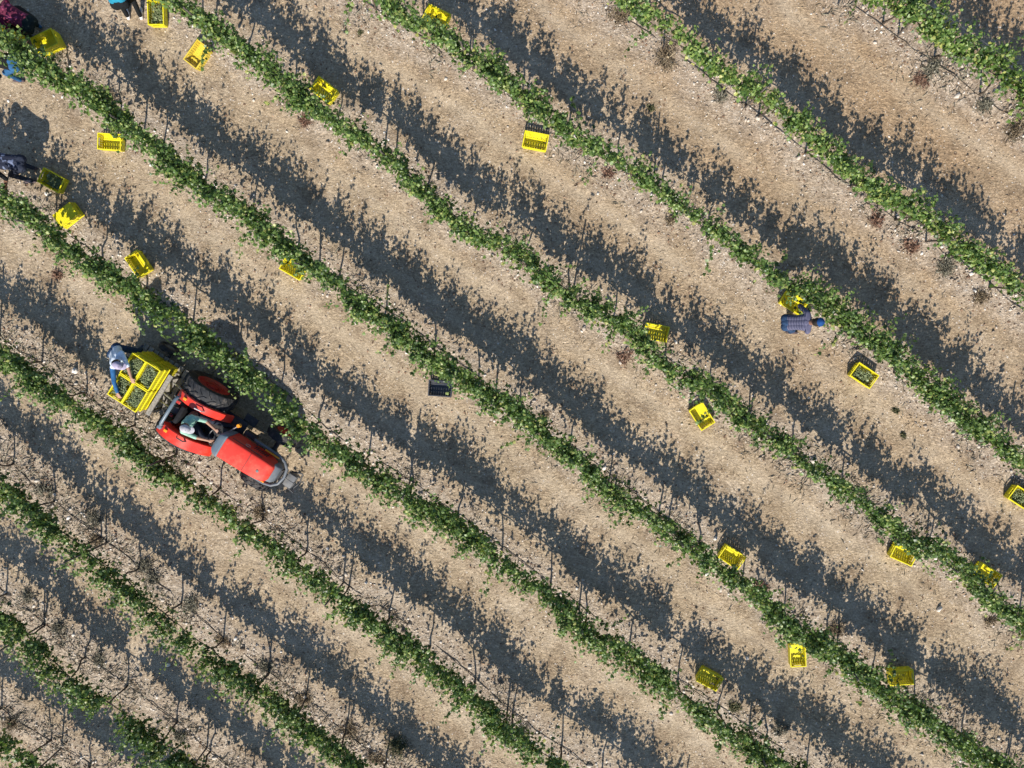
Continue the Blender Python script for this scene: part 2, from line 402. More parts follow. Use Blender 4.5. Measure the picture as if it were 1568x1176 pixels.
    wv.inputs[1].default_value = (1.1, 1.1, 0); L.new(tc, wv.inputs[2])
    mp.inputs['Rotation'].default_value = (0, 0, math.radians(18)); mp.inputs['Scale'].default_value = (9, 34, 1)
    L.new(wv.outputs[0], mp.inputs[0])
    st_ = noise(1.0, 5.0, 0.65, 0.4, mp.outputs[0])
    rs = ramp(nt, [(0.34, (0.52, 0.48, 0.43)), (0.5, (1, 1, 1)), (0.66, (1.28, 1.25, 1.2))]); L.new(st_, rs.inputs['Fac'])
    col = mixc(nt, math_n(nt, 'MULTIPLY', smooth, 0.75), col, rs.outputs['Color'], 'MULTIPLY')
    # grit: cells of their own tone
    v1 = nd(nt, 'ShaderNodeTexVoronoi', i_Scale=26.0); L.new(tc, v1.inputs['Vector'])
    sc = nd(nt, 'ShaderNodeSeparateColor'); L.new(v1.outputs['Color'], sc.inputs[0])
    rv = ramp(nt, [(0.0, (0.50, 0.46, 0.42)), (0.22, (0.86, 0.84, 0.82)), (0.72, (1.05, 1.04, 1.03)), (0.93, (1.5, 1.5, 1.5))]); L.new(sc.outputs[0], rv.inputs['Fac'])
    col = mixc(nt, math_n(nt, 'MULTIPLY', smooth, 0.5), col, rv.outputs['Color'], 'MULTIPLY')
    v2 = nd(nt, 'ShaderNodeTexVoronoi', i_Scale=60.0); L.new(tc, v2.inputs['Vector'])
    sc2 = nd(nt, 'ShaderNodeSeparateColor'); L.new(v2.outputs['Color'], sc2.inputs[0])
    rv2 = ramp(nt, [(0.0, (0.55, 0.52, 0.5)), (0.5, (1, 1, 1)), (1.0, (1.4, 1.4, 1.4))]); L.new(sc2.outputs[1], rv2.inputs['Fac'])
    col = mixc(nt, 0.45, col, rv2.outputs['Color'], 'MULTIPLY')
    # small pale pebbles set in the soil, more of them under the rows
    for scl, thr, sd_ in ((30.0, 0.925, 0.0), (19.0, 0.955, 3.7)):
        vp = nd(nt, 'ShaderNodeTexVoronoi', i_Scale=scl); off = nd(nt, 'ShaderNodeVectorMath', operation='ADD'); off.inputs[1].default_value = (sd_, sd_, 0)
        L.new(tc, off.inputs[0]); L.new(off.outputs[0], vp.inputs['Vector'])
        spc = nd(nt, 'ShaderNodeSeparateColor'); L.new(vp.outputs['Color'], spc.inputs[0])
        on = math_n(nt, 'GREATER_THAN', math_n(nt, 'ADD', spc.outputs[0], math_n(nt, 'MULTIPLY', at, 0.08)), thr)
        ins_ = math_n(nt, 'LESS_THAN', vp.outputs['Distance'], math_n(nt, 'MULTIPLY_ADD', spc.outputs[1], 0.22)); nt.nodes[-2].inputs[2].default_value = 0.16
        rp = ramp(nt, [(0, (0.44, 0.37, 0.30)), (1, (0.66, 0.60, 0.52))]); L.new(spc.outputs[2], rp.inputs['Fac'])
        col = mixc(nt, math_n(nt, 'MULTIPLY', on, ins_), col, rp.outputs['Color'])
    # dark crumbs of bark and dung-brown clods
    vd = nd(nt, 'ShaderNodeTexVoronoi', i_Scale=24.0); od = nd(nt, 'ShaderNodeVectorMath', operation='ADD'); od.inputs[1].default_value = (7.1, 2.3, 0)
    L.new(tc, od.inputs[0]); L.new(od.outputs[0], vd.inputs['Vector']); sdn = nd(nt, 'ShaderNodeSeparateColor'); L.new(vd.outputs['Color'], sdn.inputs[0])
    dk = math_n(nt, 'MULTIPLY', math_n(nt, 'GREATER_THAN', math_n(nt, 'ADD', sdn.outputs[0], math_n(nt, 'MULTIPLY', r2.outputs['Color'], 0.10)), 0.93), math_n(nt, 'LESS_THAN', vd.outputs['Distance'], 0.30))
    col = mixc(nt, math_n(nt, 'MULTIPLY', dk, 0.45), col, (0.12, 0.085, 0.058))
    L.new(col, b.inputs['Base Color'])
    b.inputs['Roughness'].default_value = 0.95; b.inputs['Specular IOR Level'].default_value = 0.12
    # relief
    h = math_n(nt, 'ADD', math_n(nt, 'MULTIPLY', noise(22.0, 6.0, 0.7), 0.035),
               math_n(nt, 'ADD', math_n(nt, 'MULTIPLY', st_, 0.012), math_n(nt, 'MULTIPLY', sc.outputs[1], 0.008)))
    bp = nd(nt, 'ShaderNodeBump', i_Strength=0.9, i_Distance=1.0)
    L.new(math_n(nt, 'MULTIPLY', h, smooth), bp.inputs['Height']); L.new(bp.outputs['Normal'], b.inputs['Normal'])
make_ground()

# ------------------------------------------------------------------ loose cover: stones, straw, dead leaves
def rotmats(n, r=rng):
    q = r.normal(size=(n, 4)); q /= np.linalg.norm(q, axis=1)[:, None]
    w, x, y, z = q.T
    return np.stack([np.stack([1 - 2 * (y * y + z * z), 2 * (x * y - z * w), 2 * (x * z + y * w)], -1),
                     np.stack([2 * (x * y + z * w), 1 - 2 * (x * x + z * z), 2 * (y * z - x * w)], -1),
                     np.stack([2 * (x * z - y * w), 2 * (y * z + x * w), 1 - 2 * (x * x + y * y)], -1)], 1)
def ico():
    bm = bmesh.new(); bmesh.ops.create_icosphere(bm, subdivisions=1, radius=1.0)
    V = np.array([v.co[:] for v in bm.verts]); T = np.array([[v.index for v in f.verts] for f in bm.faces]); bm.free()
    return V, T
IV, IT = ico()
def area_pts(n):
    return np.c_[rng.uniform(-14, 12.5, n), rng.uniform(-12.5, 9, n)]
def berm_pts(n, sd):
    k = rng.integers(0, len(ALLROW), n); p = ALLROW[k].copy()
    p += rng.normal(size=(n, 2)) * sd
    return p
def make_stones():
    p = np.concatenate([berm_pts(22000, 0.25), area_pts(20000)])
    n = len(p); rd = row_dist(p)
    size = np.exp(rng.normal(-4.2, 0.48, n)); size[22000:] *= 0.62
    big = rng.random(n) < 0.018; size[big] *= 1.9
    S = size[:, None] * rng.uniform(0.6, 1.3, (n, 3)) * np.array([1, 1, 0.7])
    R = rotmats(n)
    shape = IV[None] * (1 + rng.normal(0, 0.16, (n, 12, 1)))
    V = np.einsum('nij,nvj->nvi', R, shape * S[:, None, :])
    z = ground_h(p[:, 0], p[:, 1], rd) + size * 0.12
    V += np.c_[p, z][:, None, :]
    T = IT[None] + (np.arange(n) * 12)[:, None, None]
    o = np_obj('stones', V.reshape(-1, 3), T.reshape(-1, 3), M['stone'])
    tag(o, 'pale loose stones strewn over the soil, thickest under the vine rows', 'stones', kind='stuff')
make_stones()
def blades(n, p, length, width, mat, name, label, cat, tilt=0.25, z0=0.006):
    rd = row_dist(p); a = rng.uniform(0, 2 * PI, n)
    d = np.c_[np.cos(a), np.sin(a), rng.normal(0, tilt, n)] * length[:, None] * 0.5
    s = np.c_[-np.sin(a), np.cos(a), rng.normal(0, 0.5, n)] * width[:, None] * 0.5
    c = np.c_[p, ground_h(p[:, 0], p[:, 1], rd) + z0 + np.abs(d[:, 2])]
    mid = c + np.c_[np.zeros((n, 2)), length * 0.10]
    V = np.stack([c - d, mid - s, c + d, mid + s], 1)
    F = np.arange(n * 4).reshape(n, 4)
    o = np_obj(name, V.reshape(-1, 3), F, mat)
    tag(o, label, cat, kind='stuff')
pp = area_pts(26000); keep = (vnoise(pp[:, 0], pp[:, 1], 0.7, 21) + 0.045 * pp[:, 0] * 0.35 + 0.02 * pp[:, 1]) > -0.12
pp = pp[keep]
blades(len(pp), pp, rng.uniform(0.03, 0.12, len(pp)), rng.uniform(0.006, 0.014, len(pp)), M['straw'], 'straw', 'short dry straw lying on the bare soil between the vine rows', 'straw')
pp = np.concatenate([berm_pts(4200, 0.34), area_pts(7000)])
keep = (vnoise(pp[:, 0], pp[:, 1], 1.1, 31) > 0.06) | (np.arange(len(pp)) < 1200)
pp = pp[keep]
blades(len(pp), pp, rng.uniform(0.03, 0.075, len(pp)), rng.uniform(0.02, 0.05, len(pp)), M['litter'], 'dead_leaves', 'reddish brown dead leaves scattered in patches along the vine rows', 'dead leaves', tilt=0.3)

def dry_grass():
    n = 44000
    p = berm_pts(n, 0.32)
    k = vnoise(p[:, 0], p[:, 1], 1.3, 61) + 0.35 * vnoise(p[:, 0], p[:, 1], 4.0, 62)
    lim = np.where(p[:, 0] + p[:, 1] < -10.0, -0.16, np.where(p[:, 0] - 0.2 * p[:, 1] > 5, 0.12, 0.24))
    p = p[k > lim]; n = len(p)
    rd = row_dist(p); z = ground_h(p[:, 0], p[:, 1], rd)
    a = rng.uniform(0, 2 * PI, n); L = rng.uniform(0.05, 0.20, n); e = rng.uniform(0.1, 0.9, n)
    d = np.c_[np.cos(a) * np.cos(e), np.sin(a) * np.cos(e), np.sin(e)] * L[:, None]
    s_ = np.c_[-np.sin(a), np.cos(a), np.zeros(n)] * rng.uniform(0.003, 0.007, n)[:, None]
    b = np.c_[p, z]
    V = np.stack([b - s_, b + s_, b + d * .6 + s_ + [0, 0, .01], b + d - [0, 0, .02] * 1], 1)
    V[:, 3, 2] = np.maximum(V[:, 3, 2], z + 0.004)
    o = np_obj('dry_grass', V.reshape(-1, 3), np.arange(n * 4).reshape(n, 4), M['weed_grey'])
    tag(o, 'thin dry grass growing in patches along the drip hoses', 'dry grass', kind='stuff')
dry_grass()
# ------------------------------------------------------------------ the vines
def leaf_template():
    ang = np.radians([-90, -52, -18, 12, 40, 66, 90, 114, 140, 168, 198, 232])
    rad = np.array([0.30, 0.74, 0.60, 0.92, 0.66, 0.86, 1.12, 0.86, 0.66, 0.92, 0.60, 0.74])
    x, y = rad * np.cos(ang), rad * np.sin(ang)
    z = -0.22 * (x * x + y * y) + 0.05 * np.sin(ang * 3)
    V = np.vstack([[0, 0, 0.06], np.c_[x, y, z]])
    n = len(ang)
    T = np.array([[0, 1 + k, 1 + (k + 1) % n] for k in range(n)])
    return V, T
LV, LT = leaf_template()
def leaf_mesh(P, size, N, r):
    n = len(P)
    N = N / np.linalg.norm(N, axis=1)[:, None]
    up = r.normal(size=(n, 3)); X = np.cross(up, N); X /= np.linalg.norm(X, axis=1)[:, None]; Y = np.cross(N, X)
    fold = r.uniform(0.4, 1.8, n)
    L = LV[None] * size[:, None, None] * np.array([1, 1, 1]); L = np.repeat(L, 1, 0)
    L[:, :, 2] *= fold[:, None]
    V = P[:, None, :] + L[:, :, 0:1] * X[:, None] + L[:, :, 1:2] * Y[:, None] + L[:, :, 2:3] * N[:, None]
    T = LT[None] + (np.arange(n) * len(LV))[:, None, None]
    return V.reshape(-1, 3), T.reshape(-1, 3)
BCX = G(676, 592, 0.2)
def make_foliage(t, L, dens, wid, r, clump, p_):
    """leaves of one vine in its own frame; t = unit row direction, shoots from the cordon"""
    side = np.array([-t[1], t[0]])
    pts, nrm = [], []
    drift = np.clip(r.normal(0, 0.06), -.1, .1)
    nsh = max(8, int(42 * dens * clump))
    for k in range(nsh):
        s = r.uniform(-L * 0.56, L * 0.56)
        tall = r.random() < 0.10
        ln = r.uniform(0.36, 0.66) * (0.85 + 0.25 * clump) if not tall else r.uniform(0.72, 1.02)
        lat0 = drift + np.clip(r.normal(0, 0.06 * wid), -.12, .12); lat = np.clip(r.normal(0, 0.17 * wid), -.3, .3); al = np.clip(r.normal(0, 0.2), -.4, .4)
        bend = np.clip(r.normal(0, 0.15 * wid), -.26, .26)
        n = int(ln / (0.027 if not tall else 0.026))
        u = (np.arange(n) + r.random(n)) / n
        off = 0.052 if not tall else 0.036
        h = 0.70 + r.normal(0, 0.03) + ln * u - 0.22 * abs(bend) * u ** 2
        a = s + al * ln * u; b = lat0 + lat * ln * u + bend * u ** 2
        o = np.clip(r.normal(0, off, (n, 3)), -1.5 * off, 1.5 * off); o[:, 2] *= 0.7
        p = np.c_[a[:, None] * t + b[:, None] * side, h] + o
        q = r.normal(0, 0.62, (n, 3)) + np.array([0, 0, 0.62])
        q[:, :2] += (np.sign(b + r.normal(0, 0.05, n)) * 0.35)[:, None] * side
        pts.append(p); nrm.append(q)
    m = int(95 * dens * clump)
    a = r.uniform(-L * 0.55, L * 0.55, m); b = np.clip(r.normal(0, 0.15 * wid, m), -.3, .3); h = r.uniform(0.58, 0.95, m)
    pts.append(np.c_[a[:, None] * t + b[:, None] * side, h]); nrm.append(r.normal(0, 0.6, (m, 3)) + np.array([0, 0, 0.6]))
    canes = []
    if r.random() < 0.42 and not (abs(p_[0] - BCX[0]) < 1.2 and abs(p_[1] - BCX[1]) < 1.2):                                   # a long cane that hangs out of the row
        sg = -1 if r.random() < 0.7 else 1
        s = r.uniform(-L * 0.4, L * 0.4); ln = r.uniform(0.40, 0.85)
        n = int(ln / 0.04); u = (np.arange(n) + r.random(n)) / n
        al = r.normal(0, 0.5)
        ca = s + al * ln * u; cb = sg * (0.12 + ln * 0.85 * u); ch = 0.85 + 0.22 * np.sin(u * 2.2) - 0.55 * u ** 2 * r.uniform(0.3, 1.1)
        p = np.c_[ca[:, None] * t + cb[:, None] * side, ch]
        canes.append(p[np.argsort(u)])
        pts.append(p + r.normal(0, 0.035, (n, 3))); nrm.append(r.normal(0, 0.5, (n, 3)) + np.array([0, 0, 0.8]))
    P = np.vstack(pts); N = np.vstack(nrm)
    size = r.uniform(0.034, 0.060, len(P)) * (0.70 + 0.45 * np.clip((1.55 - P[:, 2]), 0, 0.6))
    V, T = leaf_mesh(P, size, N, r)
    # the green canes themselves: thin three-sided sticks
    for c in canes:
        for p0, p1 in zip(c[:-1], c[1:]):
            k = len(V); e = np.array([[0.005, 0, 0], [-0.003, 0.004, 0], [-0.003, -0.004, 0]])
            V = np.vstack([V, p0 + e, p1 + e])
            T = np.vstack([T, [[k, k + 1, k + 3], [k + 1, k + 4, k + 3], [k + 1, k + 2, k + 4], [k + 2, k + 5, k + 4], [k + 2, k, k + 5], [k, k + 3, k + 5]]])
    return V, T

CRATE_SPOTS = []      # (xy, phrase) filled below, before the vines are labelled
VINES = []            # (object, row, xy)
TRUNK_R = np.random.default_rng(3)
def make_vine(i, s, L):
    p, t = row_at(i, s)
    r = np.random.default_rng(1000 * (i + 1) + int(s * 10))
    root = empty('grapevine', (p[0], p[1], 0))
    clump = float(np.clip(1 + 0.95 * vnoise(np.array([p[0]]), np.array([p[1]]), 0.7, 50)[0] + r.normal(0, 0.16), 0.55, 1.5))
    V, T = make_foliage(t, L, DENS[i], WID[i] * (0.82 + 0.2 * clump), r, clump, p)
    fo = np_obj('foliage', V, T, M[LEAFM[i]], root)
    mb = MB()
    bx, by = r.normal(0, 0.03, 2)
    cx, cy = r.normal(0, 0.05, 2)
    pts = [(bx, by, -0.04), (bx + r.normal(0, .02), by + r.normal(0, .02), 0.2), ((bx + cx) / 2 + r.normal(0, .03), (by + cy) / 2 + r.normal(0, .03), 0.44), (cx, cy, 0.72)]
    mb.tube(pts, [0.028, 0.021, 0.018, 0.017], 7)
    for sg in (-1, 1):
        q = [(cx, cy, 0.70)] + [(sg * t[0] * L * 0.5 * f + cx * (1 - f), sg * t[1] * L * 0.5 * f + cy * (1 - f), 0.72 + r.normal(0, .012)) for f in (0.3, 0.65, 1.0)]
        mb.tube(q, [0.015, 0.013, 0.010, 0.007], 6)
    mb.build('trunk', M['bark'], root, True, 60)
    VINES.append((root, i, p))
SP = 1.22
NV = 0
for i in range(len(ROWS)):
    LEN = len(BASE[i]) * 0.1
    s = 0.4 + 0.35 * (i % 3)
    while s < LEN - 0.2:
        make_vine(i, s + rng.normal(0, 0.05), SP)
        s += SP

# ------------------------------------------------------------------ trellis: posts, wires, drip hoses
POST_AT = {0: None, 1: (67, 952), 2: (162, 832), 3: (779, 1080), 4: (630, 736), 5: (770, 590), 6: (887, 440), 7: (1017, 277), 8: (1141, 163), 9: None}
def post_mesh():
    mb = MB(); mb.tube([(0, 0, -0.1), (0.004, 0, 0.5), (0.002, 0.004, 1.1), (0, 0, 1.44)], [0.021, 0.020, 0.019, 0.018], 9)
    return mb
proto_post = post_mesh().build('trellis_post', M['post'], None, True, 50)
first_post = True
for i in range(len(ROWS)):
    b = BASE[i]; LEN = len(b) * 0.1
    if POST_AT[i]:
        g = G(*POST_AT[i]); s0 = np.argmin(((b - np.array([g.x, g.y])) ** 2).sum(1)) * 0.1
    else: s0 = 2.0
    s0 = s0 % 4.75
    while s0 < LEN:
        p, t = row_at(i, s0)
        o = proto_post if first_post else proto_post.copy()
        if not first_post: COL.objects.link(o)
        first_post = False
        o.location = (p[0], p[1], 0)
        o.rotation_euler = (random.gauss(0, 0.035), random.gauss(0, 0.035), random.uniform(0, 6))
        tag(o, 'thin grey wooden trellis post standing in the ' + ROWDESC[i], 'post', 'trellis posts of the ' + ROWDESC[i])
        s0 += 4.75
    # hose on the soil along the trunks, kinked and partly buried
    r = np.random.default_rng(70 + i)
    side = None; pts = []
    w = np.cumsum(r.normal(0, 0.012, len(b))); w -= np.linspace(0, w[-1], len(b)); w = np.clip(w, -0.10, 0.10)
    rd0 = np.zeros(len(b)); zz = ground_h(b[:, 0], b[:, 1], rd0)
    for k in range(0, len(b), 2):
        _, t = row_at(i, k * 0.1)
        pts.append((b[k, 0] - t[1] * w[k], b[k, 1] + t[0] * w[k], zz[k] + 0.008 + 0.014 * math.sin(k * 0.37 + i) + 0.010 * math.sin(k * 0.093 + 2 * i)))
    mb = MB(); mb.tube(pts, 0.009, 6)
    o = mb.build('irrigation_hose', M['hose'], None, True, 60)
    tag(o, 'black drip hose lying on the stones under the ' + ROWDESC[i], 'hose', 'drip hoses under the vines')
    mb = MB()
    wp = [(b[k, 0], b[k, 1], 0) for k in range(0, len(b), 10)]
    for hz in (0.70, 1.08, 1.42):
        mb.tube([(x, y, hz) for x, y, _ in wp], 0.0011, 4)
    o = mb.build('trellis_wire', M['wire'], None, True, 60)
    tag(o, 'thin steel trellis wires strung through the ' + ROWDESC[i], 'wire', 'trellis wires in the vine rows')

# ------------------------------------------------------------------ crates
CL, CW, CH = 0.52, 0.35, 0.205
def make_crate(mat, loc=(0, 0, 0)):
    root = empty('harvest_crate', loc)
    th = 0.007; ins = 0.011
    def wall(half, at, along_x, hole):
        """one tapered wall of ribs and bands; half = half length at the rim"""
        mb = MB()
        def P(u, z, dd):   # u along the wall, z height, dd outward offset
            k = z / CH; a = u * (1 - ins / half * (1 - k)); d = at - math.copysign(ins * (1 - k), at) + math.copysign(dd, at)
            return (a, d, z) if along_x else (d, a, z)
        def quad(u0, u1, z0, z1, t=th):
            mb.loft([[P(u0, z0, 0), P(u1, z0, 0), P(u1, z0, -t), P(u0, z0, -t)], [P(u0, z1, 0), P(u1, z1, 0), P(u1, z1, -t), P(u0, z1, -t)]])
        H = half
        for z0, z1 in ((0.0, 0.030), (0.088, 0.108), (0.165, CH - 0.012)):
            if hole and z0 > 0.16:
                quad(-H, -0.065, 0.158, CH - 0.012); quad(0.065, H, 0.158, CH - 0.012); quad(-0.065, 0.065, CH - 0.030, CH - 0.012)
            else: quad(-H, H, z0, z1)
        n = 9 if along_x else 6
        for k in range(n + 1):
            u = -H + 2 * H * k / n; w = 0.022
            a, b_ = max(-H, u - w), min(H, u + w)
            if hole and abs(u) < 0.06: quad(a, b_, 0.025, 0.125, th + 0.003)
            else: quad(a, b_, 0.025, 0.172, th + 0.003)
        return mb
    for sg in (-1, 1):
        wall(CL / 2 - 0.012, sg * (CW / 2 - 0.012), True, False).build('side_wall', mat, root)
        wall(CW / 2 - 0.012, sg * (CL / 2 - 0.012), False, True).build('end_wall', mat, root)
    mb = MB()
    a, b_ = CL / 2, CW / 2; w = 0.020; z0, z1 = CH - 0.016, CH
    for sg in (-1, 1):
        mb.box((0, sg * (b_ - w / 2), (z0 + z1) / 2), (2 * a, w, z1 - z0))
        mb.box((sg * (a - w / 2), 0, (z0 + z1) / 2), (w, 2 * (b_ - w), z1 - z0))
    mb.build('rim', mat, root)
    mb = MB()
    fa, fb = CL / 2 - 0.029, CW / 2 - 0.029
    n = 11
    for k in range(n):
        u = -fa + (k + 0.5) * 2 * fa / n; mb.box((u, 0, 0.010), (2 * fa / n - 0.0035, 2 * fb, 0.006))
    for k in range(5):
        v = -fb + k * 2 * fb / 4; mb.box((0, v, 0.0175), (2 * fa, 0.026, 0.007))
    mb.build('floor', mat, root)
    return root
crate_y = make_crate(M['yellow']); kids_y = kid_map(crate_y)
crate_a = make_crate(M['amber']); kids_a = kid_map(crate_a)
crate_k = make_crate(M['black_plastic']); kids_k = kid_map(crate_k)
_first = {id(crate_y): True, id(crate_a): True, id(crate_k): True}
def place_crate(proto, kids, loc, rz, label, group, upside=False, tilt=(0, 0)):
    if _first[id(proto)]: o = proto; _first[id(proto)] = False
    else: o = copy_tree(proto, kids)
    o.location = loc
    o.rotation_euler = (tilt[0] + (PI if upside else 0), tilt[1], rz)
    if upside: o.location.z += CH
    tag(o, label, 'crate', group)
    return o
def img_angle(px, py, deg):
    """direction on the ground of a line that runs deg degrees clockwise from rightwards in the photo"""
    a, b_ = G(px, py), G(px + 30 * math.cos(math.radians(deg)), py + 30 * math.sin(math.radians(deg)))
    return math.atan2(b_.y - a.y, b_.x - a.x)
def grape_heap(loc, rz, label, fill=0.15, n=46, seed=0, deep=0.05):
    r = np.random.default_rng(seed)
    C = np.c_[r.uniform(-CL / 2 + 0.07, CL / 2 - 0.07, n), r.uniform(-CW / 2 + 0.06, CW / 2 - 0.06, n), r.uniform(deep, fill, n)]
    A = r.uniform(0, 2 * PI, n)
    Ps, Ss = [], []
    for c, a in zip(C, A):
        k = 20; u = r.uniform(-1, 1, k)
        d = np.array([math.cos(a), math.sin(a), r.normal(0, .2)])
        q = c + u[:, None] * d * 0.055 + r.normal(0, 0.016, (k, 3)) * (1.2 - 0.6 * u[:, None])
        Ps.append(q); Ss.append(r.uniform(0.0085, 0.0125, k))
    P = np.vstack(Ps); S = np.concatenate(Ss)
    P[:, 0] = np.clip(P[:, 0], -CL / 2 + 0.052, CL / 2 - 0.052); P[:, 1] = np.clip(P[:, 1], -CW / 2 + 0.052, CW / 2 - 0.052); P[:, 2] = np.maximum(P[:, 2], 0.035)
    V = P[:, None] + IV[None] * S[:, None, None]; T = IT[None] + (np.arange(len(P)) * 12)[:, None, None]
    V, T = V.reshape(-1, 3), T.reshape(-1, 3)
    m = 16; LP = np.c_[r.uniform(-CL / 2 + 0.09, CL / 2 - 0.09, m), r.uniform(-CW / 2 + 0.09, CW / 2 - 0.09, m), r.uniform(fill * 0.9, fill + 0.01, m)]
    lv, lt = leaf_mesh(LP, r.uniform(0.02, 0.04, m), r.normal(0, .4, (m, 3)) + np.array([0, 0, 1]), r)
    o = np_obj('grapes', np.vstack([V, lv]), np.vstack([T, lt + len(V)]), M['grape'], smooth=True)
    o.location = loc; o.rotation_euler = (0, 0, rz)
    tag(o, label, 'grapes', 'loads of green grapes in the crates', kind='stuff')
YG = 'yellow picking crates on the ground'
SPOTS = [  # photo x, y of the rim's middle, long axis clockwise from rightwards, look, label, phrase for vines nearby
 (238.5, 19, 88, 'full', 'yellow crate of grapes beside the picker with the white shoe', 'the full crate near the white shoe picker'),
 (301, 83, -55, 'amber', 'amber yellow crate with one dark shaded corner, near the top left', 'the amber crate'),
 (68, 63, -26, 'stack', 'upper of two nested yellow crates behind the maroon picker', 'the nested crates'),
 (17, 44, 42, '', 'yellow crate wedged between the maroon picker and the vines at the top left corner', 'the maroon picker'),
 (496, 138, 38, '', 'yellow crate half under the vines near the dry red weed, upper left of the middle', 'the crate near the dry red weed'),
 (668, 25, 26, '', 'leaf covered yellow crate at the top edge of the field, right side of its row', 'the leaf covered crate at the top edge'),
 (820, 216, 11, '', 'clean empty yellow crate alone at the top middle, its upper half sunlit', 'the clean crate at the top middle'),
 (167, 217, 4, '', 'empty yellow crate half under the vines below the amber crate, left of the top', 'the half hidden crate at the upper left'),
 (78, 276, 29, 'dark', 'shaded yellow crate of dark grapes next to the picker with the printed shirt', 'the printed shirt picker'),
 (101, 329, -38, 'upside', 'yellow crate lying upside down with its ribbed bottom in the sun', 'the upside down crate'),
 (211, 404, 56, '', 'yellow crate standing in the row shadow with flecks of light in it, above the trailer', 'the crate in the row shadow'),
 (449, 410, 30, '', 'yellow crate with just its left corner showing under the leaves, left of the middle', 'the crate poking out under the leaves'),
 (1005, 509, 12, '', 'bright yellow crate at the vine edge right of the middle, partly under leaves', 'the bright crate right of the middle'),
 (1323, 575, 34, 'full', 'yellow crate of grapes below the picker in the striped shirt', 'the full crate below the striped shirt picker'),
 (1075, 638, 58, '', 'empty yellow crate on open soil right of the middle, long side tilted steeply', 'the steep empty crate'),
 (1121, 853, 33, '', 'yellow crate tucked under the vines at the lower middle with its right end out', 'the tucked crate at the lower middle'),
 (1384, 849, 24, '', 'empty yellow crate with a lit upper half on open soil near the right edge', 'the crate on open soil near the right edge'),
 (1513, 881, 33, '', 'yellow crate mostly hidden by vines at the right edge', 'the mostly hidden crate at the right edge'),
 (1566, 763, 33, 'full', 'yellow crate of grapes cut off by the right edge of the photo', 'the full crate at the right edge'),
 (1222, 1004, 88, '', 'upright narrow yellow crate under the leaves near the bottom right', 'the narrow crate near the bottom'),
 (1087, 1041, 28, '', 'yellow crate half in row shadow at the bottom middle', 'the half shaded crate at the bottom'),
 (1380, 1037, -4, '', 'yellow crate level with the photo in row shadow at the bottom right', 'the level crate at the bottom right'),
 (1216, 463, 32, '', 'yellow crate hidden under the leaves in front of the striped shirt picker', 'the striped shirt picker'),
 
 (674, 595, 4, 'black', 'black crate with a sunlit grey inner side at the vine edge, mid photo', 'the black crate'),
]
def crate_loc(px, py, h=CH):
    g = G(px, py, h); return (g.x, g.y, gz(g.x, g.y) + 0.004)
k_full = 0
for px, py, deg, look, label, phrase in SPOTS:
    loc = crate_loc(px, py); rz = img_angle(px, py, deg)
    if look == 'black': place_crate(crate_k, kids_k, loc, rz, label, 'black crates')
    elif look == 'amber': place_crate(crate_a, kids_a, loc, rz, label, YG)
    elif look == 'upside': place_crate(crate_y, kids_y, loc, rz, label, YG, True)
    elif look == 'stack':
        loc2 = crate_loc(px + 6, py + 3, 0.20)
        place_crate(crate_y, kids_y, loc2, rz + 0.05, 'lower of two nested yellow crates behind the maroon picker', YG)
        place_crate(crate_y, kids_y, (crate_loc(px, py, 0.41)[0], crate_loc(px, py, 0.41)[1], loc2[2] + 0.204), rz, label, YG)
    else: place_crate(crate_y, kids_y, loc, rz, label, YG)
    if look in ('full', 'dark'):
        k_full += 1
        grape_heap(loc, rz, 'green grapes in the ' + label.replace('yellow crate of grapes', 'crate').replace('yellow crate of dark grapes', 'crate'), 0.145 if look == 'full' else 0.11, seed=k_full)
    if phrase: CRATE_SPOTS.append((np.array([loc[0], loc[1]]), phrase))

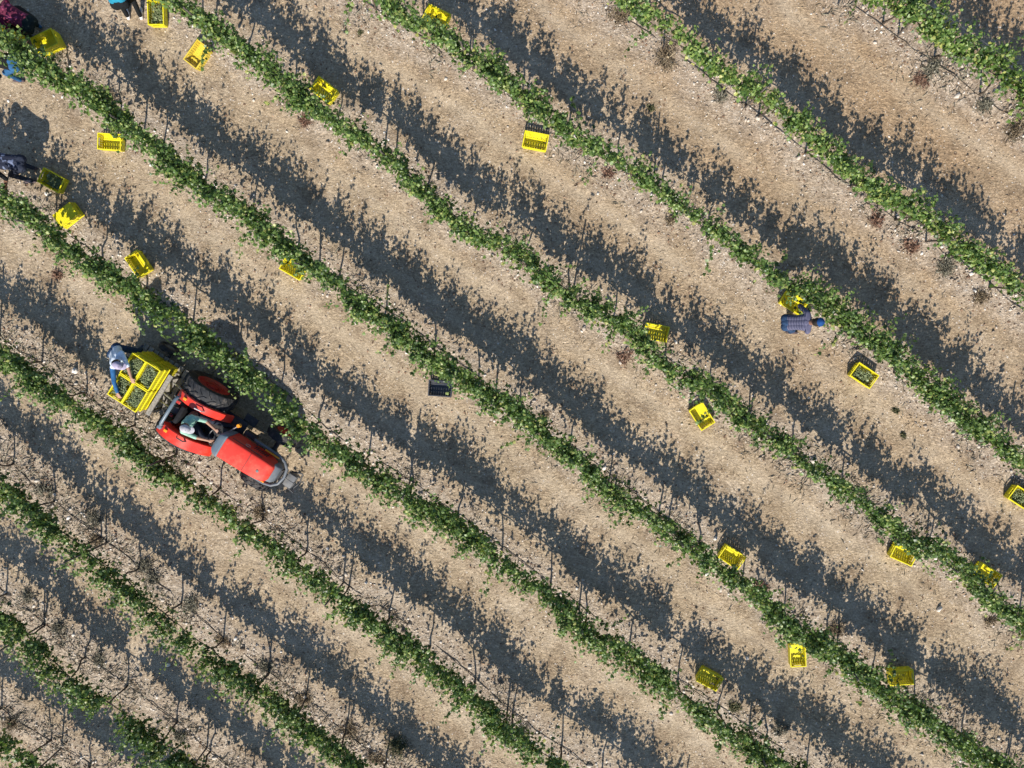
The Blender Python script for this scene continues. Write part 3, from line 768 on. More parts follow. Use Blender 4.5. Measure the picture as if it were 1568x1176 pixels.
# ------------------------------------------------------------------ dry weeds
WEEDS = [  # photo x, y, radius, kind, where
 (82, 84, .22, 'grey', 'below the nested crates at the top left'), (163, 146, .26, 'brown', 'beside the vines above the half hidden crate at the top left'),
 (464, 186, .20, 'red', 'just below left of the crate half under the vines'), (953, 20, .30, 'brown', 'left of the thin pale row at the top edge'),
 (1020, 82, .38, 'straw', 'sprawling left of the thin pale row near the top'), (1104, 145, .24, 'grey', 'on the drip hose of the thin pale row'),
 (930, 264, .19, 'red', 'at the vine foot right of the clean crate at the top middle'), (1430, 102, .26, 'grey', 'on the drip hose near the top right corner'),
 (1412, 121, .20, 'red', 'on open soil near the top right corner'), (1512, 160, .26, 'grey', 'under the last row at the right edge'),
 (1556, 200, .30, 'brown', 'lowest under the last row at the right edge'), (1344, 336, .24, 'red', 'under the thin pale row, upper right'),
 (1400, 378, .26, 'red', 'below the thin pale row by a vine stem, right side'), (1448, 410, .30, 'grey', 'large under the thin pale row at the right'),
 (1505, 455, .26, 'brown', 'below the thin pale row near the right edge'), (1027, 338, .17, 'brown', 'dark and small at the vine foot, upper middle right'),
 (957, 549, .24, 'red', 'below the bright crate right of the middle'), (64, 750, .28, 'grey', 'beside a post above the third row, left edge'),
 (143, 796, .27, 'grey', 'above the third row below the tractor'), (143, 829, .22, 'brown', 'second above the third row below the tractor'),
 (217, 866, .28, 'grey', 'below the vine row shadow at the lower left'), (233, 888, .28, 'grey', 'on the hose at the lower left'),
 (293, 926, .32, 'grey', 'wide and on the hose at the lower left'), (340, 985, .26, 'brown', 'by the hose left of the bottom middle'),
 (87, 963, .26, 'grey', 'at a post foot near the left bottom corner'), (150, 1014, .24, 'grey', 'on the second hose near the bottom left'),
 (40, 915, .24, 'grey', 'near the left edge above the second row'), (15, 1112, .24, 'brown', 'in the bottom left corner'),
 (272, 1130, .24, 'grey', 'near the bottom edge at the lower left'), (405, 1024, .24, 'grey', 'dark at a vine foot near the bottom'),
 (466, 1072, .28, 'brown', 'between the shadow and the vines near the bottom'), (533, 1120, .30, 'brown', 'left of the big bush at the bottom edge'),
 (606, 1146, .42, 'green', 'big and green brown at the bottom edge'), (570, 1160, .30, 'brown', 'below the big bush at the bottom edge'),
 (831, 637, .17, 'brown', 'dark and small behind the vines, centre'), (398, 786, .26, 'brown', 'below the tractor nose at a vine foot'),
 (1283, 967, .30, 'brown', 'on the hose side above the level crate'), (1522, 952, .22, 'brown', 'below the vines at the lower right edge'),
 (1168, 900, .20, 'red', 'beside the tucked crate at the lower middle'), (82, 420, .18, 'red', 'on open soil under the upside down crate, left'),
 (1375, 630, .10, 'green', 'a small tuft on soil below the full grape crate'), (1386, 667, .09, 'green', 'a tiny tuft on soil at the right'),
 (998, 163, .10, 'green', 'a small tuft on the straw at the top right middle'), (1486, 628, .13, 'green', 'by the vine foot at the right edge'),
 (550, 48, .07, 'green', 'a tiny dark tuft on bare soil at the top'), (800, 1120, .26, 'grey', 'along the hose at the bottom middle'),
 (1125, 1085, .2, 'green', 'near the vines at the bottom right middle'), (1196, 1120, .24, 'grey', 'at the hose near the bottom right'),
]
COLW = {'grey': 'greyish', 'brown': 'brown', 'red': 'reddish', 'straw': 'straw coloured', 'green': 'green'}
def make_weed(rad, mat, r):
    n = int(90 + 430 * rad)
    a = r.uniform(0, 2 * PI, n); e = np.abs(r.normal(0.75, 0.4, n))
    L = rad * r.uniform(0.35, 1.0, n)
    cc = r.normal(0, rad * 0.28, (5, 2)); cc[0] = 0; pick = r.choice(5, n, p=[.36, .22, .18, .14, .10])
    L *= np.array([0.85, .6, .55, .5, .4])[pick]
    base = np.c_[cc[pick] + r.normal(0, rad * 0.20, (n, 2)), np.zeros(n)]
    d = np.c_[np.cos(a) * np.cos(e), np.sin(a) * np.cos(e), np.sin(e) * 0.8] * L[:, None]
    mid = base + d * 0.55 + r.normal(0, rad * 0.06, (n, 3)); tip = base + d + np.c_[r.normal(0, rad * .08, (n, 2)), -0.15 * L]
    s = np.c_[-np.sin(a), np.cos(a), np.zeros(n)] * r.uniform(0.003, 0.009, n)[:, None]
    tip[:, 2] = np.maximum(tip[:, 2], 0.01); mid[:, 2] = np.maximum(mid[:, 2], 0.008)
    V = np.stack([base - s, base + s, mid + s, mid - s, tip], 1)
    k = (np.arange(n) * 5)[:, None]
    T = np.concatenate([k + np.array([0, 1, 2]), k + np.array([0, 2, 3]), k + np.array([3, 2, 4])])
    # seed heads and dead leaflets
    m = n
    idx = r.integers(0, n, m); c = tip[idx] * 0.9 + mid[idx] * 0.1 + r.normal(0, rad * 0.05, (m, 3)); c[:, 2] = np.maximum(c[:, 2], .01)
    q = r.normal(0, 1, (m, 2, 3)) * r.uniform(0.005, 0.013, m)[:, None, None]
    V2 = np.stack([c - q[:, 0], c + q[:, 1], c + q[:, 0], c - q[:, 1]], 1)
    k2 = (np.arange(m) * 4)[:, None] + n * 5
    T2 = np.concatenate([k2 + np.array([0, 1, 2]), k2 + np.array([0, 2, 3])])
    return np.vstack([V.reshape(-1, 3), V2.reshape(-1, 3)]), np.vstack([T, T2])
for j, (px, py, rad, kind, where) in enumerate(WEEDS):
    g = G(px, py, 0.1); r = np.random.default_rng(400 + j)
    V, T = make_weed(rad, None, r)
    o = np_obj('weed' if kind == 'green' else 'dry_weed', V, T, M['weed_brown' if kind == 'straw' else 'weed_' + kind])
    o.location = (g.x, g.y, gz(g.x, g.y))
    tag(o, COLW[kind] + (' weed ' if kind == 'green' else ' dry weed ') + where, 'weed', 'weeds among the vine rows')

# ------------------------------------------------------------------ tractor, in its own frame: x forward, y left, z up
T_ANG = math.atan2(-0.555, 0.832); T_ORG = Vector((-7.508 + 0.05 * 0.555, -2.197 + 0.05 * 0.832, 0))
T_MAT = Matrix.Translation(T_ORG) @ Matrix.Rotation(T_ANG, 4, 'Z')
T_INV = T_MAT.inverted()
def TL(px, py, h): return T_INV @ G(px, py, h)
tr = empty('tractor', T_ORG, T_ANG)
tag(tr, 'red narrow vineyard tractor with big rear tyres and a driver on it', 'tractor')
def sec(x, w, zb, zt, n=4):
    """hood cross section: upright sides, tight shoulders, nearly flat top"""
    R_ = 0.045; e = []
    for k in range(n + 1): q = PI / 2 * k / n; e.append((R_ * (1 - math.cos(q)), R_ * math.sin(q)))
    L_ = [(x, -w, zb)] + [(x, -w + a_, zt - 0.012 - R_ + b_) for a_, b_ in e] + [(x, -w * 0.5, zt - 0.003)]
    return L_ + [(x, 0, zt)] + [(x, -y, z) for _, y, z in L_[::-1]]
mb = MB()
mb.loft([sec(x, w, zb, zt) for x, w, zb, zt in ((1.03, .240, .74, 1.34), (1.35, .240, .74, 1.325), (1.7, .236, .74, 1.30), (1.95, .226, .76, 1.265), (2.06, .208, .80, 1.235), (2.12, .185, .84, 1.19), (2.145, .13, .9, 1.13))])
hood = mb.build('hood', M['red_paint'], tr, True, 35)
for sg in (-1, 1):
    mb = MB()
    for k in range(7): mb.box((1.55 + k * 0.05, sg * 0.242, 0.93), (0.018, 0.012, 0.16))
    mb.build('vent', M['dark_metal'], hood)
mb = MB(); mb.cyl((1.90, -0.04, 1.265), (1.905, -0.04, 1.282), 0.034, 0.028, 16)
mb.build('hood_badge', M['grey_cast'], hood, True)
mb = MB(); mb.tube([(1.42 + 0.055 * math.cos(a), 0.2445, 1.08 + 0.055 * math.sin(a)) for a in [k * 2 * PI / 20 for k in range(20)]], 0.007, 6, True)
mb.build('side_badge', M['silver'], hood, True)
mb = MB()
mb.loft([sec(x, w, zb, zt) for x, w, zb, zt in ((0.84, .19, .85, 1.29), (0.90, .235, .82, 1.335), (1.00, .262, .80, 1.352), (1.028, .26, .80, 1.33))])
mb.build('dashboard', M['blue_grey'], tr, True, 35)
mb = MB()
mb.loft([sec(x, w, zb, zt) for x, w, zb, zt in ((2.10, .215, .62, 1.10), (2.20, .20, .62, 1.06), (2.25, .16, .64, .99))])
gr = mb.build('grille', M['grey_plastic'], tr, True, 35)
mb = MB()
for k in range(5): mb.box((2.262 - 0.0, 0, 0.68 + k * 0.045), (0.05, 0.22, 0.014))
mb.build('grille_bars', M['dark_metal'], gr)
mb = MB(); mb.tube([(1.42, .35, .86), (1.75, .355, .86), (2.05, .35, .86), (2.22, .30, .86), (2.33, .19, .86), (2.37, 0, .86), (2.33, -.19, .86), (2.22, -.30, .86), (2.05, -.35, .86), (1.75, -.355, .86), (1.42, -.35, .86)], 0.033, 10)
for sg in (-1, 1): mb.tube([(1.5, sg * .35, .86), (1.5, sg * .18, .70)], 0.022, 8)
mb.tube([(2.37, 0.0, .86), (2.3, 0, .6)], 0.03, 8)
mb.build('guard_rail', M['grey_plastic'], tr, True, 50)
for sg in (-1, 1):
    mb = MB(); mb.box((1.46, sg * 0.2405, 1.19), (0.72, 0.006, 0.035)); mb.build('stripe', M['dark_metal'], hood)
mb = MB(); mb.box((1.62, 0, 1.3075), (0.006, 0.40, 0.006)); mb.build('panel_gap', M['dark_metal'], hood)
mb = MB()
mb.tube([(-.22, .16, .80), (-.34, .20, .98), (-.46, .14, .86), (-.52, .10, .70)], .012, 7); mb.tube([(-.22, -.12, .80), (-.38, -.18, .95), (-.50, -.12, .72)], .012, 7)
mb.tube([(-.2, .05, .82), (-.33, .02, .93), (-.45, .0, .78)], .010, 7); mb.box((-.34, -.06, .82), (.14, .20, .08), None, .015); mb.cyl((-.36, .24, .5), (-.36, .24, .88), .035, .03, 10)
mb.build('hydraulics', M['dark_metal'], tr, True)
mb = MB(); mb.box((-.36, .14, .90), (.10, .07, .05), None, .012); mb.box((-.35, -.20, .88), (.08, .06, .05), None, .012); mb.build('valve_block', M['red_rim'], tr)
mb = MB(); mb.tube([(1.08, -.30, .62), (1.3, -.33, .66), (1.42, -.35, .84)], .016, 7); mb.tube([(1.1, .30, .60), (1.3, .33, .64), (1.42, .35, .84)], .016, 7); mb.box((1.25, .30, .62), (.3, .12, .16), None, .02); mb.box((1.22, -.30, .60), (.26, .12, .14), None, .02)
mb.build('engine_fittings', M['dark_metal'], tr, True)
for sg in (-1, 1):
    mb = MB(); mb.box((1.90, sg * 0.312, 0.90), (0.34, 0.030, 0.045), None, 0.008)
    mb.build('side_reflector', M['orange_lens'], tr)
mb = MB(); mb.box((2.48, -0.05, 0.60), (0.20, 0.30, 0.22), None, 0.02)
mb.box((2.48, -0.05, 0.60), (0.216, 0.012, 0.235))
wt = mb.build('front_weight', M['grey_cast'], tr, True, 40)
mb = MB()
mb.tube([(2.60, -.24, .52), (2.66, -.05, .50), (2.62, .18, .52)], 0.016, 7); mb.tube([(2.40, .12, .62), (2.62, .20, .60)], 0.018, 7); mb.tube([(2.40, -.22, .60), (2.66, -.28, .56)], 0.016, 7)
mb.build('tow_bar', M['dark_metal'], tr, True)
mb = MB()
mb.box((1.0, 0, 0.55), (2.5, 0.30, 0.30), None, 0.03); mb.box((1.55, 0, 0.72), (1.1, 0.40, 0.22), None, 0.02)
mb.box((0.0, 0, 0.60), (0.5, 0.44, 0.36), None, 0.05)
mb.cyl((0, -.5, .60), (0, .5, .60), 0.09); mb.cyl((1.78, -.6, .40), (1.78, .6, .40), 0.055); mb.box((1.78, 0, 0.44), (.16, .5, .14), None, .02)
mb.box((-0.30, 0, 0.62), (0.16, 0.34, 0.30), None, .02)
mb.build('chassis', M['dark_metal'], tr, True, 35)
def wheel(x, y, R, w, rim_r, lugs, name, out):
    mt = Matrix.Translation((x, y, R))
    mb = MB(); h = w / 2
    prof = [(rim_r, -h * .72), (rim_r + .02, -h * .86), (R * .82, -h), (R * .93, -h * .96), (R * .965, -h * .75), (R * .975, 0), (R * .965, h * .75), (R * .93, h * .96), (R * .82, h), (rim_r + .02, h * .86), (rim_r, h * .72), (rim_r - .02, 0)]
    mb.lathe(prof, 56, mt, True)
    for k in range(lugs):
        for sg in (-1, 1):
            a = (k + (0.25 if sg > 0 else -0.25)) * 2 * PI / lugs
            secs = []
            for u, da, r0, r1 in ((0.03, 0.0, .955, 1.0), (0.5, .30, .955, 1.0), (0.97, .48, .92, .972)):
                th = a + da * 2 * PI / lugs * 1.3; yy = sg * u * h; wl = 0.20 * 2 * PI / lugs
                secs.append([Vector((x + R * r * math.cos(th + s_ * wl), y + yy, R + R * r * math.sin(th + s_ * wl))) for r, s_ in ((r0, -1), (r1, -.75), (r1, .75), (r0, 1))])
            mb.loft(secs)
    ty = mb.build(name, M['rubber'], tr, True, 30)
    mb = MB(); o = out
    mb.lathe([(rim_r + .004, o * h * .84), (rim_r - .012, o * h * .90), (rim_r - .03, o * h * .80), (rim_r * .80, o * h * .55), (rim_r * .74, o * h * .62), (rim_r * .50, o * h * .62), (rim_r * .44, o * h * .42), (rim_r * .32, o * h * .42), (rim_r * .28, o * h * .70), (0.001, o * h * .72)], 40, mt)
    mb.lathe([(rim_r + .004, -o * h * .84), (rim_r - .03, -o * h * .78), (rim_r * .8, -o * h * .1), (0.001, -o * h * .1)], 32, mt)
    for k in range(8):
        a = k * PI / 4; q = Vector((x + rim_r * .38 * math.cos(a), y + o * h * .42, R + rim_r * .38 * math.sin(a)))
        mb.cyl(q, q + Vector((0, o * .025, 0)), 0.016, None, 6)
    mb.build('rim', M['red_rim'], ty, True, 35)
for sg in (-1, 1):
    wheel(0, 0.635 if sg > 0 else -0.485, 0.60, 0.31, 0.36, 18, 'rear_wheel', sg)
    wheel(1.78, sg * (0.62 if sg > 0 else 0.53), 0.36, 0.21, 0.20, 15, 'front_wheel', sg)
for sg in (-1, 1):
    mb = MB(); secs = []
    wi, wo = (0.31, 0.485) if sg > 0 else (0.315, 0.565)
    for k in range(19):
        th = math.radians(128 - 118 * k / 18)                # wraps over the tyre and runs down in front
        rr = 0.655 + (0.10 if k > 13 else 0.0) * (k - 13) / 5
        x = rr * math.cos(th) + 0.02; z = 0.60 + rr * math.sin(th); nx, nz = math.cos(th), math.sin(th)
        def q(y, d): return Vector((x - nx * d, sg * y, z - nz * d))
        secs.append([q(wi, .20), q(wi, .012), q(wi + .015, 0), q(wo - .015, 0), q(wo, .015), q(wo, .05), q(wo - .012, .05), q(wo - .02, .024), q(wi + .014, .022), q(wi + .014, .20)])
    mb.loft(secs)
    fe = mb.build('fender', M['red_fender'], tr, True, 35)
    mb = MB(); mb.box((-0.16, sg * 0.40, 1.25), (0.075, 0.06, 0.035), None, 0.01); mb.build('tail_light', M['orange_lens'], fe)
    mb = MB(); mb.tube([(0.10, sg * .37, 1.24), (0.13, sg * .37, 1.32), (0.26, sg * .38, 1.29), (0.30, sg * .38, 1.18)], 0.014, 8); mb.build('grab_handle', M['silver' if sg > 0 else 'dark_metal'], fe, True)
mb = MB()
mb.box((0.12, 0, 0.74), (0.44, 0.44, 0.12), None, 0.04); mb.box((-0.13, 0, 0.96), (0.10, 0.42, 0.40), Matrix.Rotation(0, 3, 'Y'), 0.035)
mb.build('seat', M['seat_cloth'], tr, True, 40)
mb = MB()
mb.box((0.68, 0, 0.47), (0.72, 0.88, 0.03), None, 0.008)
for sg in (-1, 1): mb.box((1.02, sg * 0.50, 0.40), (0.30, 0.20, 0.03), None, 0.006)
mb.build('footplate', M['dark_metal'], tr)
sw = Matrix.Translation((0.74, 0, 1.10)) @ Matrix.Rotation(math.radians(-28), 4, 'Y')
mb = MB(); mb.tube([sw @ Vector((0.18 * math.cos(a), 0.18 * math.sin(a), 0)) for a in [k * 2 * PI / 28 for k in range(28)]], 0.016, 8, True)
for k in range(3): mb.tube([sw @ Vector((0, 0, -.02)), sw @ Vector((0.18 * math.cos(k * 2.094), 0.18 * math.sin(k * 2.094), 0))], 0.011, 6)
mb.cyl(sw @ Vector((0, 0, .01)), sw @ Vector((0, 0, -.28)), 0.03)
mb.build('steering_wheel', M['dark_metal'], tr, True)
mb = MB()
for sg in (-1, 1): mb.tube([(-0.30, sg * .36, .60), (-0.30, sg * .37, 1.05), (-0.30, sg * .345, 1.26)], 0.033, 10)
mb.tube([(-0.30, .345, 1.26), (-0.30, .30, 1.31), (-0.30, -.30, 1.31), (-0.30, -.345, 1.26)], 0.038, 10)
mb.box((-0.31, -.41, 1.22), (.09, .07, .10), None, .012); mb.box((-0.31, .39, 1.10), (.08, .06, .10), None, .012)
mb.build('roll_bar', M['blue_grey'], tr, True, 40)
p = TL(366, 652, 1.18); q = TL(352, 660, 1.0)
mb = MB(); mb.tube([q, (p + q) / 2 + Vector((0, 0, .05)), p], 0.013, 7)
la = mb.build('lamp_arm', M['silver'], tr, True)
mb = MB(); mb.cyl(p + Vector((0, 0, -.04)), p + Vector((0, 0, .05)), 0.042, 0.036, 16); mb.build('lamp', M['orange_lens'], la, True)
mb = MB(); mb.tube([(0.55, .24, .5), (0.50, .26, .82), (.48, .26, .98)], 0.010, 6); mb.cyl((.48, .26, .97), (.48, .26, 1.03), .024, .02, 10)
mb.tube([(0.62, -.24, .5), (0.58, -.25, .80)], 0.010, 6); mb.cyl((.58, -.25, .79), (.58, -.25, .84), .022, .018, 10)
mb.build('gear_lever', M['red_fender'], tr, True)
mb = MB()
for y in (-.20, .20): mb.tube([(-.28, y, .48), (-.60, y * 1.2, .44), (-.84, y * 1.3, .42)], 0.022, 8)
mb.tube([(-.36, 0, .80), (-.60, .04, .74), (-.86, .04, .66)], 0.018, 8)
mb.tube([(-.34, .12, .86), (-.55, .18, .80)], 0.011, 6)
mb.build('hitch_links', M['silver'], tr, True)

# ------------------------------------------------------------------ crate carrier behind the tractor
ca = empty('crate_trailer', T_ORG, T_ANG)
tag(ca, 'small low trailer behind the tractor loaded with stacked yellow crates', 'trailer')
DZ = 0.30; TOP = 0.207 * 4
st0 = (TL(241.4, 572, DZ + TOP) + TL(168, 600, DZ + TOP)) / 2; SX, SY = st0.x, st0.y
br0, br1 = TL(261, 574, .80), TL(227, 636, .80); BX = (br0.x + br1.x) / 2; BY = (br0.y + br1.y) / 2; BL = (br0 - br1).length
print('carrier', SX, SY, BX, BY, BL, TL(271, 563, .5), TL(257, 592, .5))
mb = MB()
for k in range(9): mb.box((SX - 0.52 + k * 0.13, SY, DZ - 0.015), (0.105, 1.16, 0.03), None, 0.004)
mb.build('deck', M['wood'], ca)
mb = MB()
for y in (-.42, .06, .54): mb.box((SX + .35, SY + y - .06, DZ - 0.070), (1.5, 0.06, 0.07))
mb.cyl((SX, -.60, .22), (SX, .80, .22), 0.03); 
mb.build('frame', M['dark_metal'], ca)
for y in (SY - .70, SY + .74):
    mb = MB(); h = .07; R = .22
    mb.lathe([(.12, -h * .7), (.17, -h), (.207, -h * .85), (R, -h * .4), (R, h * .4), (.207, h * .85), (.17, h), (.12, h * .7)], 32, Matrix.Translation((SX - .1, y, R)), True)
    w = mb.build('trailer_wheel', M['rubber'], ca, True, 35)
    mb = MB(); mb.lathe([(.125, h * .6 * (1 if y > 0 else -1)), (.10, h * .2 * (1 if y > 0 else -1)), (.05, h * .3 * (1 if y > 0 else -1)), (.001, h * .5 * (1 if y > 0 else -1))], 24, Matrix.Translation((SX - .1, y, R)))
    mb.build('rim', M['grey_cast'], w, True)
mb = MB(); mb.box((max(BX, SX + .43), BY, .80), (0.095, BL, 0.05), None, 0.006)
hb = mb.build('headboard', M['wood'], ca)
for y in (-.42, 0, .42):
    mb = MB(); mb.box((max(BX, SX + .43), BY + y, (DZ + .775) / 2), (0.04, .05, .775 - DZ)); mb.build('upright', M['dark_metal'], hb)
LOADG = 'yellow crates stacked on the trailer'
CORN = {(0, 1): 'upper left', (1, 1): 'upper right', (1, 0): 'lower right', (0, 0): 'lower left'}
for lay in range(4):
    for (ix, iy), nm in CORN.items():
        lx = SX + (-0.180 if ix == 0 else 0.180); ly = SY + (-0.268 if iy == 0 else 0.268)
        v = T_MAT @ Vector((lx + random.uniform(-.006, .006), ly + random.uniform(-.008, .008), 0))
        z = DZ + 0.003 + lay * 0.207
        rz = T_ANG + PI / 2 + random.uniform(-.015, .015)
        place_crate(crate_y, kids_y, (v.x, v.y, z), rz, '%s yellow crate at the %s corner of the trailer load' % (('bottom', 'second layer', 'third layer', 'top grape filled')[lay], nm), LOADG)
        if lay == 3: grape_heap((v.x, v.y, z), rz, 'green grapes in the top crate at the %s corner of the trailer load' % nm, 0.175, n=60, seed=30 + ix * 2 + iy, deep=0.09)

# ------------------------------------------------------------------ people
def ik(a, b, l1, l2, pole):
    a, b = Vector(a), Vector(b); d = b - a; L = min(d.length, (l1 + l2) * 0.995); u = d.normalized()
    x = (l1 * l1 - l2 * l2 + L * L) / (2 * L); h = math.sqrt(max(0, l1 * l1 - x * x))
    p = Vector(pole); p = (p - u * p.dot(u)).normalized()
    return a + u * x + p * h, a + u * L
def body_mesh(name, prims, mats, parent, voxel=0.0075):
    bm = bmesh.new()
    for pr in prims:
        if pr[0] == 'c':
            _, p0, p1, r0, r1, m = pr; d = p1 - p0
            for p, r in ((p0, r0), (p1, r1)): bmesh.ops.create_icosphere(bm, subdivisions=2, radius=r, matrix=Matrix.Translation(p))
            if d.length > 1e-4:
                bmesh.ops.create_cone(bm, cap_ends=True, segments=14, radius1=r0, radius2=r1, depth=d.length, matrix=Matrix.Translation((p0 + p1) / 2) @ d.to_track_quat('Z', 'Y').to_matrix().to_4x4())
        else:
            bmesh.ops.create_icosphere(bm, subdivisions=3, radius=1.0, matrix=pr[1])
    me = bpy.data.meshes.new(name + '_shape'); bm.to_mesh(me); bm.free()
    o = bpy.data.objects.new(name + '_shape', me); COL.objects.link(o)
    rm = o.modifiers.new('r', 'REMESH'); rm.mode = 'VOXEL'; rm.voxel_size = voxel
    sm = o.modifiers.new('s', 'SMOOTH'); sm.iterations = 3; sm.factor = 0.5
    dg = bpy.context.evaluated_depsgraph_get(); dg.update()
    out = bpy.data.meshes.new_from_object(o.evaluated_get(dg)); out.name = name
    bpy.data.objects.remove(o); bpy.data.meshes.remove(me)
    n = len(out.polygons); C = np.empty(n * 3, np.float32); out.polygons.foreach_get('center', C); C = C.reshape(-1, 3)
    best = np.full(n, 1e9); idx = np.zeros(n, np.int32)
    for pr in prims:
        if pr[0] == 'c':
            _, p0, p1, r0, r1, m = pr
            a, b = np.array(p0), np.array(p1); d = b - a; t = np.clip(((C - a) @ d) / max(d @ d, 1e-9), 0, 1)
            ds = np.linalg.norm(C - (a + t[:, None] * d), axis=1) - (r0 + (r1 - r0) * t)
        else:
            Mi = np.array(pr[1].inverted()); q = C @ Mi[:3, :3].T + Mi[:3, 3]
            rm_ = abs(pr[1].to_3x3().determinant()) ** (1 / 3)
            ds = (np.linalg.norm(q, axis=1) - 1) * rm_; m = pr[2]
        ds = ds - (0.004 if m in ('eye', 'pupil', 'lip', 'hair') else 0)
        w = ds < best; best[w] = ds[w]; idx[w] = mats.index(m)
    out.materials.clear()
    for m in mats: out.materials.append(M[m])
    out.polygons.foreach_set('material_index', idx)
    out.shade_smooth(); out.update()
    return link(bpy.data.objects.new(name, out), parent)
def person(label, loc, rz, hip, torso_deg, feet, wrists, shirt, sleeve, legs, shoe, skin, cap, torso_len=0.47, long_sleeve=(False, False),
           lateral=0.0, elbow_pole=((-1, .5, -.2), (-1, -.5, -.2)), seat=False, head_drop=12, sleeve2=None, bulk=1.0, skirt=None, knees=None):
    """local frame: x = facing, y = own left, z up"""
    root = empty('person', loc, rz); tag(root, label, 'person', 'people at work in the vineyard')
    hip = Vector(hip); td = math.radians(torso_deg)
    tdir = Vector((math.sin(td), lateral, math.cos(td))).normalized(); lat = Vector((0, 1, 0)); lat = (lat - tdir * lat.dot(tdir)).normalized()
    fr = lat.cross(tdir)
    chest = hip + tdir * torso_len
    P = []; c = lambda a, b, r0, r1, m: P.append(('c', Vector(a), Vector(b), r0, r1, m))
    def ell(cen, f, s, u, mf, ms, mu, m):
        mt = Matrix((( *(f * mf),), (*(s * ms),), (*(u * mu),))).transposed().to_4x4(); P.append(('e', Matrix.Translation(cen) @ mt, m))
    sk = skin
    for sg in (-1, 1):
        c(hip + lat * .075 * sg + tdir * .02, hip + lat * .07 * sg + tdir * .20, .095 * bulk, .088 * bulk, shirt)
        c(hip + lat * .07 * sg + tdir * .20, chest + lat * .085 * sg - tdir * .06, .090 * bulk, .098 * bulk, shirt)
        c(chest + lat * .06 * sg, chest + lat * .165 * sg - tdir * .015, .07, .062, shirt)
        c(hip + lat * .08 * sg - tdir * .04 - fr * .02, hip + lat * .09 * sg - tdir * .06, .108 * bulk, .10 * bulk, legs)
    c(hip + tdir * .03, hip + tdir * .22, .105 * bulk, .098 * bulk, shirt); c(hip + tdir * .22, chest - tdir * .03, .10 * bulk, .108 * bulk, shirt)
    c(hip - fr * .015 - tdir * .03, hip - fr * .01 + tdir * .01, .115 * bulk, .11 * bulk, legs)
    head_dir = (tdir + Vector((0, 0, .55))).normalized() if torso_deg > 30 else (tdir + Vector((0.1, 0, .5))).normalized()
    neck = chest + tdir * .05
    c(chest + tdir * .02, neck + head_dir * .075, .058, .052, sk)
    hd = math.radians(head_drop); f0 = Vector((1, 0, 0)); f0 = (f0 - head_dir * f0.dot(head_dir)).normalized() if abs(f0.dot(head_dir)) < .95 else fr
    hu = (head_dir * math.cos(hd) + f0 * math.sin(hd)).normalized(); hf = (f0 * math.cos(hd) - head_dir * math.sin(hd)).normalized(); hs = hu.cross(hf)
    hc = neck + head_dir * .165 + hf * .02
    ell(hc, hf, hs, hu, .096, .077, .115, sk); ell(hc + hf * .030 - hu * .065, hf, hs, hu, .062, .054, .055, sk)
    c(hc + hf * .092 + hu * .008, hc + hf * .108 - hu * .026, .009, .014, sk)
    for sg in (-1, 1):
        ell(hc + hs * sg * .079 - hf * .008 - hu * .008, hf, hs, hu, .018, .009, .032, sk)
        ell(hc + hf * .083 + hs * sg * .031 + hu * .010, hf, hs, hu, .010, .015, .009, 'eye'); ell(hc + hf * .091 + hs * sg * .031 + hu * .010, hf, hs, hu, .005, .006, .006, 'pupil')
        c(hc + hf * .091 + hs * sg * .018 + hu * .032, hc + hf * .083 + hs * sg * .045 + hu * .032, .005, .005, 'hair')
    ell(hc + hf * .084 - hu * .060, hf, hs, hu, .010, .024, .009, 'lip')
    for i, sg in enumerate((1, -1)):
        sh = chest + lat * .18 * sg - tdir * .02
        el, wr = ik(sh, wrists[i], .29, .26, elbow_pole[i])
        slm = (sleeve if sg > 0 or not sleeve2 else sleeve2)
        c(sh, el, .058, .046, slm)
        if long_sleeve[i]: c(el, el + (wr - el) * .88, .045, .038, slm)
        else: c(sh + (el - sh) * .75, el, .043, .040, sk)
        c(el, wr, .040, .027, sk)
        d = (wr - el).normalized(); d = (d + Vector((0, 0, -.15))).normalized()
        s_ = d.cross(Vector((0, 0, 1))); s_ = s_.normalized() if s_.length > .1 else lat.copy(); n = s_.cross(d).normalized()
        if n.z > 0: n = -n
        for k in (-1, -.33, .33, 1): c(wr + s_ * .012 * k, wr + d * .085 + s_ * .030 * k, .014, .013, sk)
        for k, L in zip((-1, -.33, .33, 1), (.062, .078, .074, .058)):
            a = wr + d * .088 + s_ * .032 * k; b_ = a + (d * .85 + n * .40 + s_ * .06 * k).normalized() * L * .52; e = b_ + (d * .45 + n * .85).normalized() * L * .48
            c(a, b_, .0105, .0095, sk); c(b_, e, .0095, .0080, sk)
        ts = -sg
        a = wr + d * .028 + s_ * .026 * ts; b_ = a + (d * .6 + s_ * ts * .75 + n * .2).normalized() * .042; e = b_ + (d * .85 + s_ * ts * .15 + n * .45).normalized() * .032
        c(a, b_, .0135, .0115, sk); c(b_, e, .0112, .0090, sk)
        hj = hip + lat * .095 * sg - Vector((0, 0, .05)); an = Vector(feet[i])
        kn, an = ik(hj, an + Vector((0, 0, .085)), .43, .42, knees[i] if knees else (1, .15 * sg, .25))
        c(hj, kn, .088 * bulk, .062, legs); c(kn, an, .060, .046, legs)
        if skirt: c(hj, hj + (kn - hj) * .9, .115, .12, skirt)
        c(an + Vector((-.045, 0, -.052)), an + Vector((.06, .01 * sg, -.052)), .036, .038, shoe); c(an + Vector((.06, .01 * sg, -.055)), an + Vector((.155, .025 * sg, -.058)), .040, .028, shoe)
        c(an, an + Vector((-.01, 0, -.05)), .042, .040, shoe)
    mats = list(dict.fromkeys([p[-1] for p in P]))
    body_mesh('body', P, mats, root)
